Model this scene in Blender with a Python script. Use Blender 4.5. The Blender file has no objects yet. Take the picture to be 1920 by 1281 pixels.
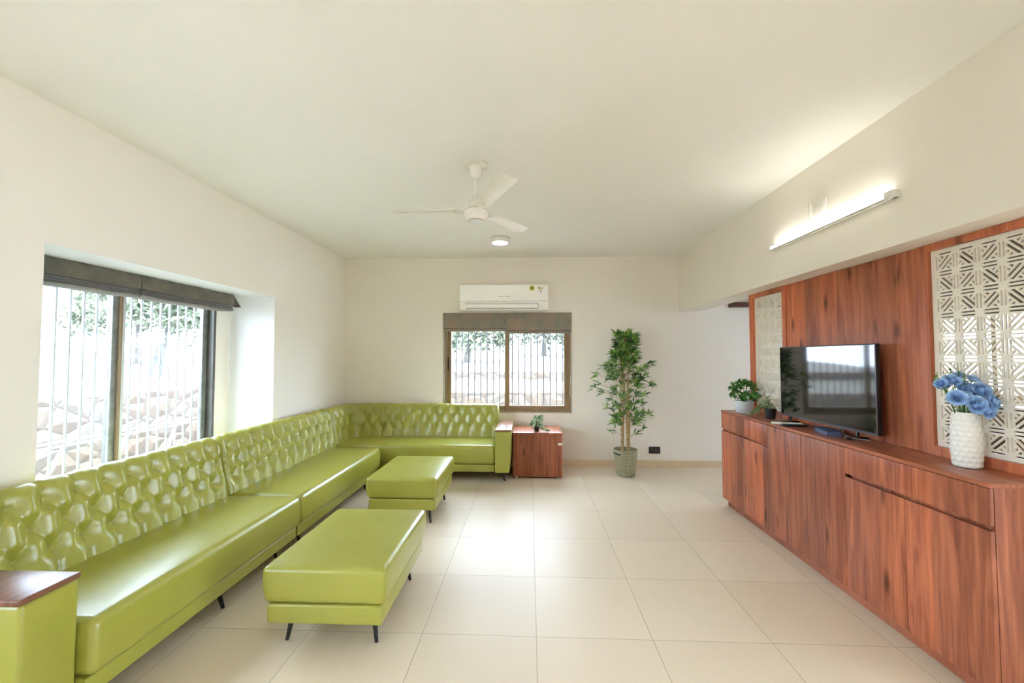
import bpy, bmesh, math, random
import numpy as np
from mathutils import Vector, Matrix
random.seed(7); rng = np.random.default_rng(7)
PI = math.pi
S = bpy.context.scene
COL = S.collection

# ------------------------------------------------------------------ camera, sky, sun, exposure
F_PX = 787.0
cam_d = bpy.data.cameras.new('camera'); cam = bpy.data.objects.new('camera', cam_d); COL.objects.link(cam)
cam_d.sensor_fit = 'HORIZONTAL'; cam_d.sensor_width = 36.0; cam_d.lens = F_PX * 36.0 / 1920.0
cam_d.clip_start = 0.02; cam_d.clip_end = 200
yaw = math.atan(33 / F_PX); pitch = math.atan(29.5 / F_PX)
fw = Vector((-math.sin(yaw) * math.cos(pitch), math.cos(yaw) * math.cos(pitch), math.sin(pitch)))
rt = Vector((math.cos(yaw), math.sin(yaw), 0)); up = rt.cross(fw)
cam.matrix_world = Matrix(((rt.x, up.x, -fw.x, 0), (rt.y, up.y, -fw.y, 0), (rt.z, up.z, -fw.z, 1.46), (0, 0, 0, 1)))
S.camera = cam
S.view_settings.view_transform = 'Standard'; S.view_settings.look = 'None'
S.view_settings.gamma = 1.0; S.view_settings.use_curve_mapping = False
S.view_settings.exposure = 2.6

wd = bpy.data.worlds.new('sky'); S.world = wd; wd.use_nodes = True
bg = wd.node_tree.nodes['Background']
bg.inputs[0].default_value = (0.78, 0.93, 1.16, 1); bg.inputs[1].default_value = 3.7
sun_d = bpy.data.lights.new('sun', 'SUN'); sun_d.energy = 4.0; sun_d.angle = math.radians(1.5); sun_d.color = (1, 0.95, 0.87)
sun = bpy.data.objects.new('sun', sun_d); COL.objects.link(sun)
sun.rotation_euler = Vector((-0.27, 0.32, -0.91)).to_track_quat('-Z', 'Y').to_euler()
try:
    S.cycles.max_bounces = 12; S.cycles.diffuse_bounces = 8; S.cycles.glossy_bounces = 4
    S.cycles.transparent_max_bounces = 16; S.cycles.sample_clamp_indirect = 8.0
    S.cycles.use_denoising = True
except Exception:
    pass

# ------------------------------------------------------------------ room measures (metres)
XL, XB, YB, ZC = -2.565, 2.01, 5.72, 2.83      # left wall, beam face, back wall, ceiling
YR, XR = -2.6, 5.2                              # rear wall, far right wall

# ------------------------------------------------------------------ node helpers
def mat(name):
    m = bpy.data.materials.new(name); m.use_nodes = True
    nt = m.node_tree; b = nt.nodes['Principled BSDF']
    return m, nt, b
def N(nt, t, **kw):
    n = nt.nodes.new(t)
    for k, v in kw.items():
        if k.startswith('i_'):
            key = k[2:]; key = int(key) if key.isdigit() else key.replace('_', ' ')
            n.inputs[key].default_value = v
        else: setattr(n, k, v)
    return n
def L(nt, a, b): nt.links.new(a, b)
def ramp(nt, fac, stops):
    r = nt.nodes.new('ShaderNodeValToRGB'); e = r.color_ramp.elements
    while len(e) < len(stops): e.new(0.5)
    for i, (p, c) in enumerate(stops): e[i].position = p; e[i].color = (*c, 1)
    L(nt, fac, r.inputs[0]); return r.outputs[0]
def obj_coord(nt, scale=(1, 1, 1), loc=(0, 0, 0)):
    tc = nt.nodes.new('ShaderNodeTexCoord'); mp = nt.nodes.new('ShaderNodeMapping')
    mp.inputs['Scale'].default_value = scale; mp.inputs['Location'].default_value = loc
    L(nt, tc.outputs['Object'], mp.inputs[0]); return mp.outputs[0]
def mixc(nt, f, a, b, mode='MIX'):
    m = nt.nodes.new('ShaderNodeMix'); m.data_type = 'RGBA'; m.blend_type = mode
    for i, v in ((0, f), (6, a), (7, b)):
        if hasattr(v, 'links') or isinstance(v, bpy.types.NodeSocket): L(nt, v, m.inputs[i])
        elif i == 0: m.inputs[0].default_value = v
        else: m.inputs[i].default_value = (*v, 1)
    return m.outputs[2]
def bump(nt, b, h, dist, strength=1.0):
    bp_ = N(nt, 'ShaderNodeBump'); bp_.inputs['Distance'].default_value = dist; bp_.inputs['Strength'].default_value = strength
    L(nt, h, bp_.inputs['Height']); L(nt, bp_.outputs[0], b.inputs['Normal'])
def srgb(r, g, b):
    f = lambda c: ((c / 255 + 0.055) / 1.055) ** 2.4 if c > 10 else c / 255 / 12.92
    return (f(r), f(g), f(b))
def plain(name, col, rough=0.5, metal=0.0, noise=0.0, nscale=20, bmp=0.0, spec=0.5, emit=None, es=1.0):
    m, nt, b = mat(name)
    b.inputs['Roughness'].default_value = rough; b.inputs['Metallic'].default_value = metal
    b.inputs['Specular IOR Level'].default_value = spec
    co = obj_coord(nt)
    nz = N(nt, 'ShaderNodeTexNoise', i_Scale=nscale, i_Detail=3.0); L(nt, co, nz.inputs[0])
    if noise > 0:
        d = tuple(c * (1 - noise) for c in col); u = tuple(min(1, c * (1 + noise)) for c in col)
        L(nt, ramp(nt, nz.outputs[0], [(0.3, d), (0.7, u)]), b.inputs['Base Color'])
    else: b.inputs['Base Color'].default_value = (*col, 1)
    if bmp > 0: bump(nt, b, nz.outputs[0], bmp)
    if emit: b.inputs['Emission Color'].default_value = (*emit, 1); b.inputs['Emission Strength'].default_value = es
    return m

M = {}
M['wall'] = plain('wall_paint', (0.84, 0.785, 0.70), 0.75, noise=0.012, nscale=2.0, bmp=0.0006)
M['ceil'] = plain('ceiling_paint', (0.85, 0.84, 0.80), 0.85, noise=0.01, nscale=2.0)
M['reveal'] = plain('reveal_paint', (0.76, 0.755, 0.74), 0.75, noise=0.01, nscale=3.0)
M['outer'] = plain('outside_render', (0.70, 0.66, 0.6), 0.9, noise=0.05, nscale=4)
M['white'] = plain('white_plastic', (0.82, 0.80, 0.75), 0.35, noise=0.01)
M['fan'] = plain('cream_enamel', (0.80, 0.76, 0.69), 0.22, noise=0.01)
M['acw'] = plain('ac_plastic', (0.92, 0.91, 0.87), 0.3, noise=0.01)
M['acg'] = plain('ac_grey', (0.62, 0.63, 0.60), 0.3, noise=0.01)
M['black'] = plain('black_metal', (0.012, 0.012, 0.013), 0.35, noise=0.1)
M['blackp'] = plain('black_plastic', (0.014, 0.014, 0.016), 0.45, noise=0.1)
M['screen'] = plain('tv_glass', (0.006, 0.007, 0.008), 0.05, spec=0.9)
M['bezel'] = plain('tv_bezel', (0.06, 0.06, 0.065), 0.3, metal=0.5)
M['chrome'] = plain('steel', (0.55, 0.55, 0.55), 0.25, metal=1.0)
M['blue'] = plain('navy_plastic', (0.05, 0.075, 0.16), 0.4, noise=0.05)
M['bar'] = plain('white_bar', (0.5, 0.5, 0.5), 0.5, noise=0.02)
M['barg'] = plain('grey_bar', (0.13, 0.13, 0.135), 0.5, noise=0.02)
M['brownframe'] = plain('bronze_aluminium', (0.27, 0.19, 0.105), 0.4, metal=0.25, noise=0.08, nscale=8)
M['darkframe'] = plain('dark_aluminium', (0.10, 0.095, 0.08), 0.4, metal=0.3, noise=0.15, nscale=10)
M['sealg'] = plain('sealant_grey', (0.42, 0.40, 0.35), 0.8, noise=0.15, nscale=30)
M['vase'] = plain('glazed_ceramic', (0.80, 0.79, 0.74), 0.22)
M['pot'] = plain('pale_grey_ceramic', (0.55, 0.58, 0.60), 0.5, noise=0.03)
M['soil'] = plain('soil', (0.05, 0.035, 0.02), 0.95, noise=0.3, nscale=60, bmp=0.004)
M['yellow'] = plain('yellow_sticker', (0.75, 0.72, 0.08), 0.5)
M['olive'] = plain('olive_print', (0.13, 0.16, 0.02), 0.5)
M['redp'] = plain('red_print', (0.45, 0.10, 0.06), 0.5)
M['greyp'] = plain('grey_print', (0.33, 0.33, 0.31), 0.5)
M['cord'] = plain('beige_cord', (0.62, 0.57, 0.48), 0.7)
M['lattice'] = plain('cream_lacquer', (0.80, 0.75, 0.64), 0.4, noise=0.01)
M['latticeb'] = M['lattice']
M['sand'] = plain('pale_ground', (0.13, 0.124, 0.11), 0.95, noise=0.12, nscale=1.3)
M['bark'] = plain('pale_bark', (0.085, 0.08, 0.07), 0.9, noise=0.25, nscale=9, bmp=0.02)
M['pipe'] = plain('painted_pipe', (0.22, 0.22, 0.22), 0.4)
M['skirt'] = plain('skirting_tile', (0.72, 0.56, 0.37), 0.3, noise=0.03, nscale=5)
M['drkwood'] = plain('dark_wood', (0.10, 0.04, 0.02), 0.5, noise=0.2)
M['lamp'] = plain('lit_diffuser', (0.9, 0.9, 0.9), 0.5, emit=(1, 0.97, 0.9), es=2.4)
M['tube'] = plain('lit_tube', (0.9, 0.9, 0.9), 0.5, emit=(1, 0.97, 0.9), es=3.4)
M['stem'] = plain('green_stem', (0.10, 0.22, 0.05), 0.6)
M['cane'] = plain('bamboo_cane', (0.46, 0.33, 0.15), 0.6, noise=0.3, nscale=25)
M['rose'] = plain('blue_petal', (0.38, 0.58, 0.95), 0.65, noise=0.25, nscale=60)

def leafmat(name, a, b, c, sc=14, rough=0.45):
    m, nt, bs = mat(name); bs.inputs['Roughness'].default_value = rough
    co = obj_coord(nt); nz = N(nt, 'ShaderNodeTexNoise', i_Scale=sc, i_Detail=2.0); L(nt, co, nz.inputs[0])
    L(nt, ramp(nt, nz.outputs[0], [(0.36, a), (0.5, b), (0.62, c)]), bs.inputs['Base Color'])
    return m
M['bleaf'] = leafmat('bamboo_leaf', (0.025, 0.085, 0.02), (0.10, 0.26, 0.045), (0.30, 0.52, 0.08))
M['gleaf'] = leafmat('green_leaf', (0.03, 0.13, 0.02), (0.07, 0.24, 0.04), (0.16, 0.36, 0.07), 30)
M['vleaf'] = leafmat('variegated_leaf', (0.07, 0.20, 0.05), (0.35, 0.42, 0.20), (0.72, 0.70, 0.52), 55)
M['ileaf'] = leafmat('ivy_leaf', (0.05, 0.16, 0.04), (0.22, 0.38, 0.16), (0.68, 0.74, 0.52), 45)
M['tree1'] = leafmat('tree_leaf', (0.068, 0.092, 0.056), (0.12, 0.148, 0.092), (0.19, 0.21, 0.15), 1.5, 0.7)

def leather():
    m, nt, b = mat('green_leather'); co = obj_coord(nt)
    v = N(nt, 'ShaderNodeTexVoronoi', i_Scale=260.0); L(nt, co, v.inputs[0])
    n1 = N(nt, 'ShaderNodeTexNoise', i_Scale=3.0, i_Detail=4.0); L(nt, co, n1.inputs[0])
    L(nt, ramp(nt, n1.outputs[0], [(0.3, (0.31, 0.31, 0.040)), (0.7, (0.35, 0.345, 0.052))]), b.inputs['Base Color'])
    b.inputs['Roughness'].default_value = 0.31; b.inputs['Specular IOR Level'].default_value = 0.8
    bump(nt, b, v.outputs[0], 0.0004, 0.5)
    return m
M['leather'] = leather()

def wood(name, cols, axis='Z', width=0.145, rough=0.33, knot=0.85, smear=0.75):
    """laminate board: grain runs along axis, staves of a given width across it"""
    m, nt, b = mat(name)
    tc = nt.nodes.new('ShaderNodeTexCoord'); sp = N(nt, 'ShaderNodeSeparateXYZ'); L(nt, tc.outputs['Object'], sp.inputs[0])
    if axis == 'Z': along = sp.outputs[2]; ac = N(nt, 'ShaderNodeMath', operation='ADD'); L(nt, sp.outputs[0], ac.inputs[0]); L(nt, sp.outputs[1], ac.inputs[1]); across = ac.outputs[0]
    else: along = sp.outputs[1]; across = sp.outputs[0]
    dv = N(nt, 'ShaderNodeMath', operation='DIVIDE', i_1=width); L(nt, across, dv.inputs[0])
    fl = N(nt, 'ShaderNodeMath', operation='FLOOR'); L(nt, dv.outputs[0], fl.inputs[0])
    wn = N(nt, 'ShaderNodeTexWhiteNoise'); wn.noise_dimensions = '1D'; L(nt, fl.outputs[0], wn.inputs['W'])
    sh = N(nt, 'ShaderNodeMath', operation='MULTIPLY', i_1=9.0); L(nt, wn.outputs[0], sh.inputs[0])
    al = N(nt, 'ShaderNodeMath', operation='ADD'); L(nt, along, al.inputs[0]); L(nt, sh.outputs[0], al.inputs[1])
    cb = N(nt, 'ShaderNodeCombineXYZ'); L(nt, across, cb.inputs[0]); L(nt, al.outputs[0], cb.inputs[2])
    mp = N(nt, 'ShaderNodeMapping'); mp.inputs['Scale'].default_value = (38, 38, 1.7); L(nt, cb.outputs[0], mp.inputs[0])
    g = N(nt, 'ShaderNodeTexNoise', i_Scale=1.0, i_Detail=6.0, i_Roughness=0.65, i_Distortion=0.6); L(nt, mp.outputs[0], g.inputs[0])
    mp2 = N(nt, 'ShaderNodeMapping'); mp2.inputs['Scale'].default_value = (9, 9, 1.1); L(nt, cb.outputs[0], mp2.inputs[0])
    w = N(nt, 'ShaderNodeTexNoise', i_Scale=1.0, i_Detail=3.0, i_Distortion=1.2); L(nt, mp2.outputs[0], w.inputs[0])
    base = ramp(nt, g.outputs[0], [(0.32, cols[0]), (0.52, cols[1]), (0.72, cols[2])])
    tint = ramp(nt, wn.outputs[0], [(0.0, (0.62, 0.60, 0.66)), (0.5, (0.95, 0.90, 0.92)), (1.0, (1.32, 1.10, 0.92))])
    c1 = mixc(nt, 0.75, base, tint, 'MULTIPLY')
    sm = ramp(nt, w.outputs[0], [(0.35, (0.62, 0.55, 0.60)), (0.55, (1, 1, 1))])
    c2 = mixc(nt, smear, c1, sm, 'MULTIPLY')
    mp3 = N(nt, 'ShaderNodeMapping'); mp3.inputs['Scale'].default_value = (8, 8, 2.6); L(nt, cb.outputs[0], mp3.inputs[0])
    k = N(nt, 'ShaderNodeTexVoronoi', i_Scale=1.0); L(nt, mp3.outputs[0], k.inputs[0])
    kn = ramp(nt, k.outputs[0], [(0.06, (0.22, 0.16, 0.15)), (0.22, (1, 1, 1))])
    c3 = mixc(nt, knot, c2, kn, 'MULTIPLY')
    L(nt, c3, b.inputs['Base Color']); b.inputs['Roughness'].default_value = rough
    b.inputs['Specular IOR Level'].default_value = 0.3
    bump(nt, b, g.outputs[0], 0.0004, 0.6)
    return m
WC = [(0.25, 0.076, 0.040), (0.42, 0.138, 0.066), (0.58, 0.205, 0.098)]
M['wood'] = wood('red_brown_laminate', WC)
M['woody'] = wood('red_brown_laminate_lengthwise', WC, 'Y', 0.3, 0.28, 0.1, 0.3)
M['woodarm'] = wood('dark_arm_board', [(0.13, 0.06, 0.035), (0.2, 0.095, 0.055), (0.27, 0.14, 0.085)], 'Y', 0.4, 0.28, 0.1, 0.3)
M['woodp'] = wood('wall_panel_laminate', [(0.42, 0.130, 0.062), (0.55, 0.182, 0.084), (0.65, 0.24, 0.115)], 'Z', 0.17, 0.42)

def tiles():
    m, nt, b = mat('floor_tiles')
    tc = nt.nodes.new('ShaderNodeTexCoord'); sp = N(nt, 'ShaderNodeSeparateXYZ'); L(nt, tc.outputs['Object'], sp.inputs[0])
    ds = []
    cells = []
    for i, (o, p) in enumerate(((0.033, 0.602), (2.252, 0.602))):
        a = N(nt, 'ShaderNodeMath', operation='SUBTRACT', i_1=o); L(nt, sp.outputs[i], a.inputs[0])
        d = N(nt, 'ShaderNodeMath', operation='DIVIDE', i_1=p); L(nt, a.outputs[0], d.inputs[0])
        f = N(nt, 'ShaderNodeMath', operation='FLOOR'); L(nt, d.outputs[0], f.inputs[0]); cells.append(f.outputs[0])
        fr = N(nt, 'ShaderNodeMath', operation='FRACT'); L(nt, d.outputs[0], fr.inputs[0])
        pp = N(nt, 'ShaderNodeMath', operation='PINGPONG', i_1=0.5); L(nt, fr.outputs[0], pp.inputs[0]); ds.append(pp.outputs[0])
    mn = N(nt, 'ShaderNodeMath', operation='MINIMUM'); L(nt, ds[0], mn.inputs[0]); L(nt, ds[1], mn.inputs[1])
    cb = N(nt, 'ShaderNodeCombineXYZ'); L(nt, cells[0], cb.inputs[0]); L(nt, cells[1], cb.inputs[1])
    wn = N(nt, 'ShaderNodeTexWhiteNoise'); L(nt, cb.outputs[0], wn.inputs[0])
    nz = N(nt, 'ShaderNodeTexNoise', i_Scale=2.2, i_Detail=5.0); L(nt, tc.outputs['Object'], nz.inputs[0])
    tone = ramp(nt, wn.outputs[0], [(0, (0.67, 0.56, 0.42)), (1, (0.715, 0.605, 0.465))])
    t2 = tone
    line = ramp(nt, mn.outputs[0], [(0.0022, (1, 1, 1)), (0.0042, (0, 0, 0))])
    L(nt, mixc(nt, line, t2, (0.36, 0.29, 0.20)), b.inputs['Base Color'])
    b.inputs['Roughness'].default_value = 0.40; b.inputs['Specular IOR Level'].default_value = 0.25
    inv = ramp(nt, mn.outputs[0], [(0.0015, (0, 0, 0)), (0.005, (1, 1, 1))]); bump(nt, b, inv, 0.001, 0.6)
    return m
M['floor'] = tiles()

def fabric(name, a, b_, warm):
    m, nt, b = mat(name); co = obj_coord(nt)
    n1 = N(nt, 'ShaderNodeTexNoise', i_Scale=7.0, i_Detail=5.0); L(nt, co, n1.inputs[0])
    n2 = N(nt, 'ShaderNodeTexNoise', i_Scale=300.0, i_Detail=1.0); L(nt, co, n2.inputs[0])
    c = ramp(nt, n1.outputs[0], [(0.35, a), (0.5, b_), (0.65, warm)])
    L(nt, mixc(nt, 0.3, c, n2.outputs[0], 'OVERLAY'), b.inputs['Base Color'])
    b.inputs['Roughness'].default_value = 0.75; b.inputs['Sheen Weight'].default_value = 0.3
    bump(nt, b, n2.outputs[0], 0.0006)
    return m
M['blind1'] = fabric('olive_velvet', (0.085, 0.075, 0.050), (0.12, 0.105, 0.072), (0.16, 0.14, 0.10))
M['blind2'] = fabric('taupe_fabric', (0.20, 0.20, 0.16), (0.27, 0.225, 0.17), (0.34, 0.23, 0.175))

def basket():
    m, nt, b = mat('woven_basket'); co = obj_coord(nt)
    tc = nt.nodes.new('ShaderNodeTexCoord'); sp = N(nt, 'ShaderNodeSeparateXYZ'); L(nt, tc.outputs['Object'], sp.inputs[0])
    at = N(nt, 'ShaderNodeMath', operation='ARCTAN2'); L(nt, sp.outputs[1], at.inputs[0]); L(nt, sp.outputs[0], at.inputs[1])
    a = N(nt, 'ShaderNodeMath', operation='MULTIPLY', i_1=0.13); L(nt, at.outputs[0], a.inputs[0])
    cb = N(nt, 'ShaderNodeCombineXYZ'); L(nt, a.outputs[0], cb.inputs[0]); L(nt, sp.outputs[2], cb.inputs[1])
    mp = N(nt, 'ShaderNodeMapping'); mp.inputs['Rotation'].default_value = (0, 0, PI / 4); mp.inputs['Scale'].default_value = (80, 80, 80); L(nt, cb.outputs[0], mp.inputs[0])
    ck = N(nt, 'ShaderNodeTexChecker', i_Scale=1.0); ck.inputs[1].default_value = (0.50, 0.44, 0.26, 1); ck.inputs[2].default_value = (0.13, 0.16, 0.11, 1); L(nt, mp.outputs[0], ck.inputs[0])
    L(nt, ck.outputs[0], b.inputs['Base Color']); b.inputs['Roughness'].default_value = 0.7
    bump(nt, b, ck.outputs[1], 0.002)
    return m
M['basket'] = basket()

def stone():
    m, nt, b = mat('rubble_masonry'); co = obj_coord(nt, (1, 1, 1.35))
    v = N(nt, 'ShaderNodeTexVoronoi', i_Scale=2.4, feature='DISTANCE_TO_EDGE'); L(nt, co, v.inputs[0])
    v2 = N(nt, 'ShaderNodeTexVoronoi', i_Scale=2.4); L(nt, co, v2.inputs[0])
    tone = ramp(nt, v2.outputs['Color'], [(0.1, (0.085, 0.060, 0.044)), (0.5, (0.09, 0.071, 0.055)), (0.9, (0.092, 0.083, 0.07))])
    ln = ramp(nt, v.outputs[0], [(0.012, (1, 1, 1)), (0.05, (0, 0, 0))])
    L(nt, mixc(nt, ln, tone, (0.055, 0.045, 0.038)), b.inputs['Base Color']); b.inputs['Roughness'].default_value = 0.9
    bump(nt, b, v.outputs[0], 0.08)
    return m
M['stone'] = stone()

def glass():
    m = bpy.data.materials.new('window_glass'); m.use_nodes = True; nt = m.node_tree; nt.nodes.clear()
    o = N(nt, 'ShaderNodeOutputMaterial'); mx = N(nt, 'ShaderNodeMixShader')
    t = N(nt, 'ShaderNodeBsdfTransparent'); t.inputs[0].default_value = (0.97, 0.985, 0.98, 1)
    g = N(nt, 'ShaderNodeBsdfGlossy'); g.inputs['Roughness'].default_value = 0.02
    lw = N(nt, 'ShaderNodeLayerWeight', i_Blend=0.5); pw = N(nt, 'ShaderNodeMath', operation='POWER', i_1=5.0); L(nt, lw.outputs['Facing'], pw.inputs[0])
    ml = N(nt, 'ShaderNodeMath', operation='MULTIPLY_ADD', i_1=0.5, i_2=0.02); L(nt, pw.outputs[0], ml.inputs[0])
    L(nt, ml.outputs[0], mx.inputs[0]); L(nt, t.outputs[0], mx.inputs[1]); L(nt, g.outputs[0], mx.inputs[2]); L(nt, mx.outputs[0], o.inputs[0])
    return m
M['glass'] = glass()

# ------------------------------------------------------------------ object helpers
def wloc(o):
    v = Vector((0, 0, 0))
    while o is not None: v += o.location; o = o.parent
    return v
class MB:
    """collects geometry in room coordinates; build() links it as ONE mesh object"""
    def __init__(s): s.v = []; s.f = []; s.m = []
    def add(s, vs, fs, mi=0):
        n = len(s.v); s.v += [tuple(map(float, p)) for p in vs]; s.f += [tuple(i + n for i in f) for f in fs]; s.m += [mi] * len(fs); return s
    def box(s, x0, x1, y0, y1, z0, z1, mi=0):
        x0, x1 = sorted((x0, x1)); y0, y1 = sorted((y0, y1)); z0, z1 = sorted((z0, z1))
        vs = [(x, y, z) for z in (z0, z1) for y in (y0, y1) for x in (x0, x1)]
        return s.add(vs, [(0, 2, 3, 1), (4, 5, 7, 6), (0, 1, 5, 4), (2, 6, 7, 3), (0, 4, 6, 2), (1, 3, 7, 5)], mi)
    def rbox(s, x0, x1, y0, y1, z0, z1, r=0.01, seg=3, sub=1, fn=None, mi=0):
        lo = np.array([min(x0, x1), min(y0, y1), min(z0, z1)]); hi = np.array([max(x0, x1), max(y0, y1), max(z0, z1)])
        r = min(r, 0.499 * float((hi - lo).min()))
        tn = [r * math.tan(PI / 4 * (1 - k / seg)) for k in range(seg + 1)]
        ax = []
        for i in range(3):
            a = [lo[i] + r - t for t in tn]; b = [hi[i] - r + t for t in reversed(tn)]
            mid = list(np.linspace(lo[i] + r, hi[i] - r, sub + 1))[1:-1]
            ax.append(np.array(a + mid + b))
        idx = {}; vs = []; fs = []
        def vid(p):
            k = tuple(np.round(p, 6))
            if k not in idx:
                c = np.minimum(np.maximum(p, lo + r), hi - r); d = p - c; n = np.linalg.norm(d)
                q = c + d / n * r if n > 1e-9 else p
                if fn: q = fn(q)
                idx[k] = len(vs); vs.append(tuple(q))
            return idx[k]
        for i in range(3):
            j, k = (i + 1) % 3, (i + 2) % 3
            for side, val in ((0, lo[i]), (1, hi[i])):
                for a in range(len(ax[j]) - 1):
                    for b in range(len(ax[k]) - 1):
                        q = []
                        for (u, w) in ((a, b), (a + 1, b), (a + 1, b + 1), (a, b + 1)):
                            p = np.zeros(3); p[i] = val; p[j] = ax[j][u]; p[k] = ax[k][w]; q.append(vid(p))
                        fs.append(tuple(q) if side else tuple(reversed(q)))
        return s.add(vs, fs, mi)
    def tube(s, pts, rad, n=10, mi=0, caps=True):
        pts = [Vector(p) for p in pts]; rad = rad if hasattr(rad, '__len__') else [rad] * len(pts)
        vs = []; fs = []; ref = None
        for i, p in enumerate(pts):
            d = (pts[min(i + 1, len(pts) - 1)] - pts[max(i - 1, 0)]).normalized()
            if ref is None: ref = d.orthogonal().normalized()
            ref = (ref - d * ref.dot(d)).normalized(); u = d.cross(ref)
            for k in range(n):
                a = 2 * PI * k / n; vs.append(p + (ref * math.cos(a) + u * math.sin(a)) * rad[i])
        for i in range(len(pts) - 1):
            for k in range(n):
                fs.append((i * n + k, i * n + (k + 1) % n, (i + 1) * n + (k + 1) % n, (i + 1) * n + k))
        if caps: fs.append(tuple(range(n - 1, -1, -1))); fs.append(tuple(range((len(pts) - 1) * n, len(pts) * n)))
        return s.add(vs, fs, mi)
    def lathe(s, c, prof, n=32, fn=None, mi=0):
        vs = []; fs = []
        for (r, z) in prof:
            for k in range(n):
                a = 2 * PI * k / n; rr = r if fn is None else fn(r, z, a)
                vs.append((c[0] + rr * math.cos(a), c[1] + rr * math.sin(a), c[2] + z))
        m = len(prof)
        for i in range(m - 1):
            for k in range(n): fs.append((i * n + k, i * n + (k + 1) % n, (i + 1) * n + (k + 1) % n, (i + 1) * n + k))
        if prof[0][0] > 1e-6: fs.append(tuple(range(n - 1, -1, -1)))
        if prof[-1][0] > 1e-6: fs.append(tuple(range((m - 1) * n, m * n)))
        return s.add(vs, fs, mi)
    def prism(s, poly, a0, a1, axis='Y', mi=0):
        """poly in the plane across axis"""
        n = len(poly); vs = []
        for a in (a0, a1):
            for (u, w) in poly: vs.append({'Y': (u, a, w), 'X': (a, u, w), 'Z': (u, w, a)}[axis])
        fs = [(i, (i + 1) % n, (i + 1) % n + n, i + n) for i in range(n)] + [tuple(range(n - 1, -1, -1)), tuple(range(n, 2 * n))]
        return s.add(vs, fs, mi)
    def leaf(s, p, d, nrm, ln, w, droop=0.2, seg=3, mi=0):
        p = Vector(p); d = Vector(d).normalized(); nrm = Vector(nrm); sd = d.cross(nrm)
        if sd.length < 1e-4: sd = d.orthogonal()
        sd.normalize(); up_ = sd.cross(d).normalized(); vs = [p]; 
        prof = {3: [0.8, 1.0, 0.62], 2: [1.0, 0.8]}[seg]
        for i in range(seg):
            t = (i + 1) / (seg + 1); q = p + d * ln * t - Vector((0, 0, 1)) * droop * ln * t * t
            vs += [q - sd * w * 0.5 * prof[i] + up_ * w * .12, q - up_ * w * .05, q + sd * w * 0.5 * prof[i] + up_ * w * .12]
        vs.append(p + d * ln - Vector((0, 0, 1)) * droop * ln)
        fs = [(0, 1, 2), (0, 2, 3)]
        for i in range(seg - 1):
            a = 1 + 3 * i; fs += [(a, a + 3, a + 4, a + 1), (a + 1, a + 4, a + 5, a + 2)]
        a = 1 + 3 * (seg - 1); e = len(vs) - 1; fs += [(a, e, a + 1), (a + 1, e, a + 2)]
        return s.add(vs, fs, mi)
    def build(s, name, m, parent=None, smooth=True, angle=35, label=None, fix=True):
        me = bpy.data.meshes.new(name); o = bpy.data.objects.new(name, me); COL.objects.link(o)
        off = wloc(parent) if parent else Vector((0, 0, 0))
        if parent is None:
            a = np.array(s.v); off = Vector(((a[:, 0].min() + a[:, 0].max()) / 2, (a[:, 1].min() + a[:, 1].max()) / 2, a[:, 2].min()))
        me.from_pydata([(x - off.x, y - off.y, z - off.z) for x, y, z in s.v], [], s.f)
        for mm in (m if isinstance(m, (list, tuple)) else [m]): me.materials.append(mm)
        if len(set(s.m)) > 1: me.polygons.foreach_set('material_index', s.m)
        if fix:
            b = bmesh.new(); b.from_mesh(me); bmesh.ops.recalc_face_normals(b, faces=b.faces); b.to_mesh(me); b.free()
        if smooth:
            me.polygons.foreach_set('use_smooth', [True] * len(me.polygons))
            me.set_sharp_from_angle(angle=math.radians(angle))
        me.update()
        if parent: o.parent = parent
        else: o.location = off
        if label: o['label'] = label
        return o
def thing(name, label, cat, loc=(0, 0, 0), group=None):
    o = bpy.data.objects.new(name, None); COL.objects.link(o); o.location = loc; o.empty_display_size = 0.1
    o['label'] = label; o['category'] = cat
    if group: o['group'] = group
    return o
def tag(o, label, cat, group=None):
    o['label'] = label; o['category'] = cat
    if group: o['group'] = group
    return o
def struct(o): o['kind'] = 'structure'; return o
def box(name, x0, x1, y0, y1, z0, z1, m, parent=None, r=0.0, **k):
    b = MB()
    if r > 0: b.rbox(x0, x1, y0, y1, z0, z1, r, 2)
    else: b.box(x0, x1, y0, y1, z0, z1)
    return b.build(name, m, parent, **k)
def copy_part(src, parent, world):
    c = src.copy(); COL.objects.link(c); c.parent = parent; c.location = Vector(world) - wloc(parent); return c

# ------------------------------------------------------------------ room shell
struct(box('floor', XL - 0.6, XR + 0.2, YR - 0.2, YB + 0.25, -0.12, 0.0, M['floor'], smooth=False))
# object texture coordinates of the floor must be room coordinates
fl = bpy.data.objects['floor']
for v in fl.data.vertices: v.co += fl.location
fl.location = (0, 0, 0)
struct(box('ceiling', XL - 0.6, XR + 0.2, YR - 0.2, YB + 0.25, ZC, ZC + 0.15, M['ceil'], smooth=False))
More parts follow.
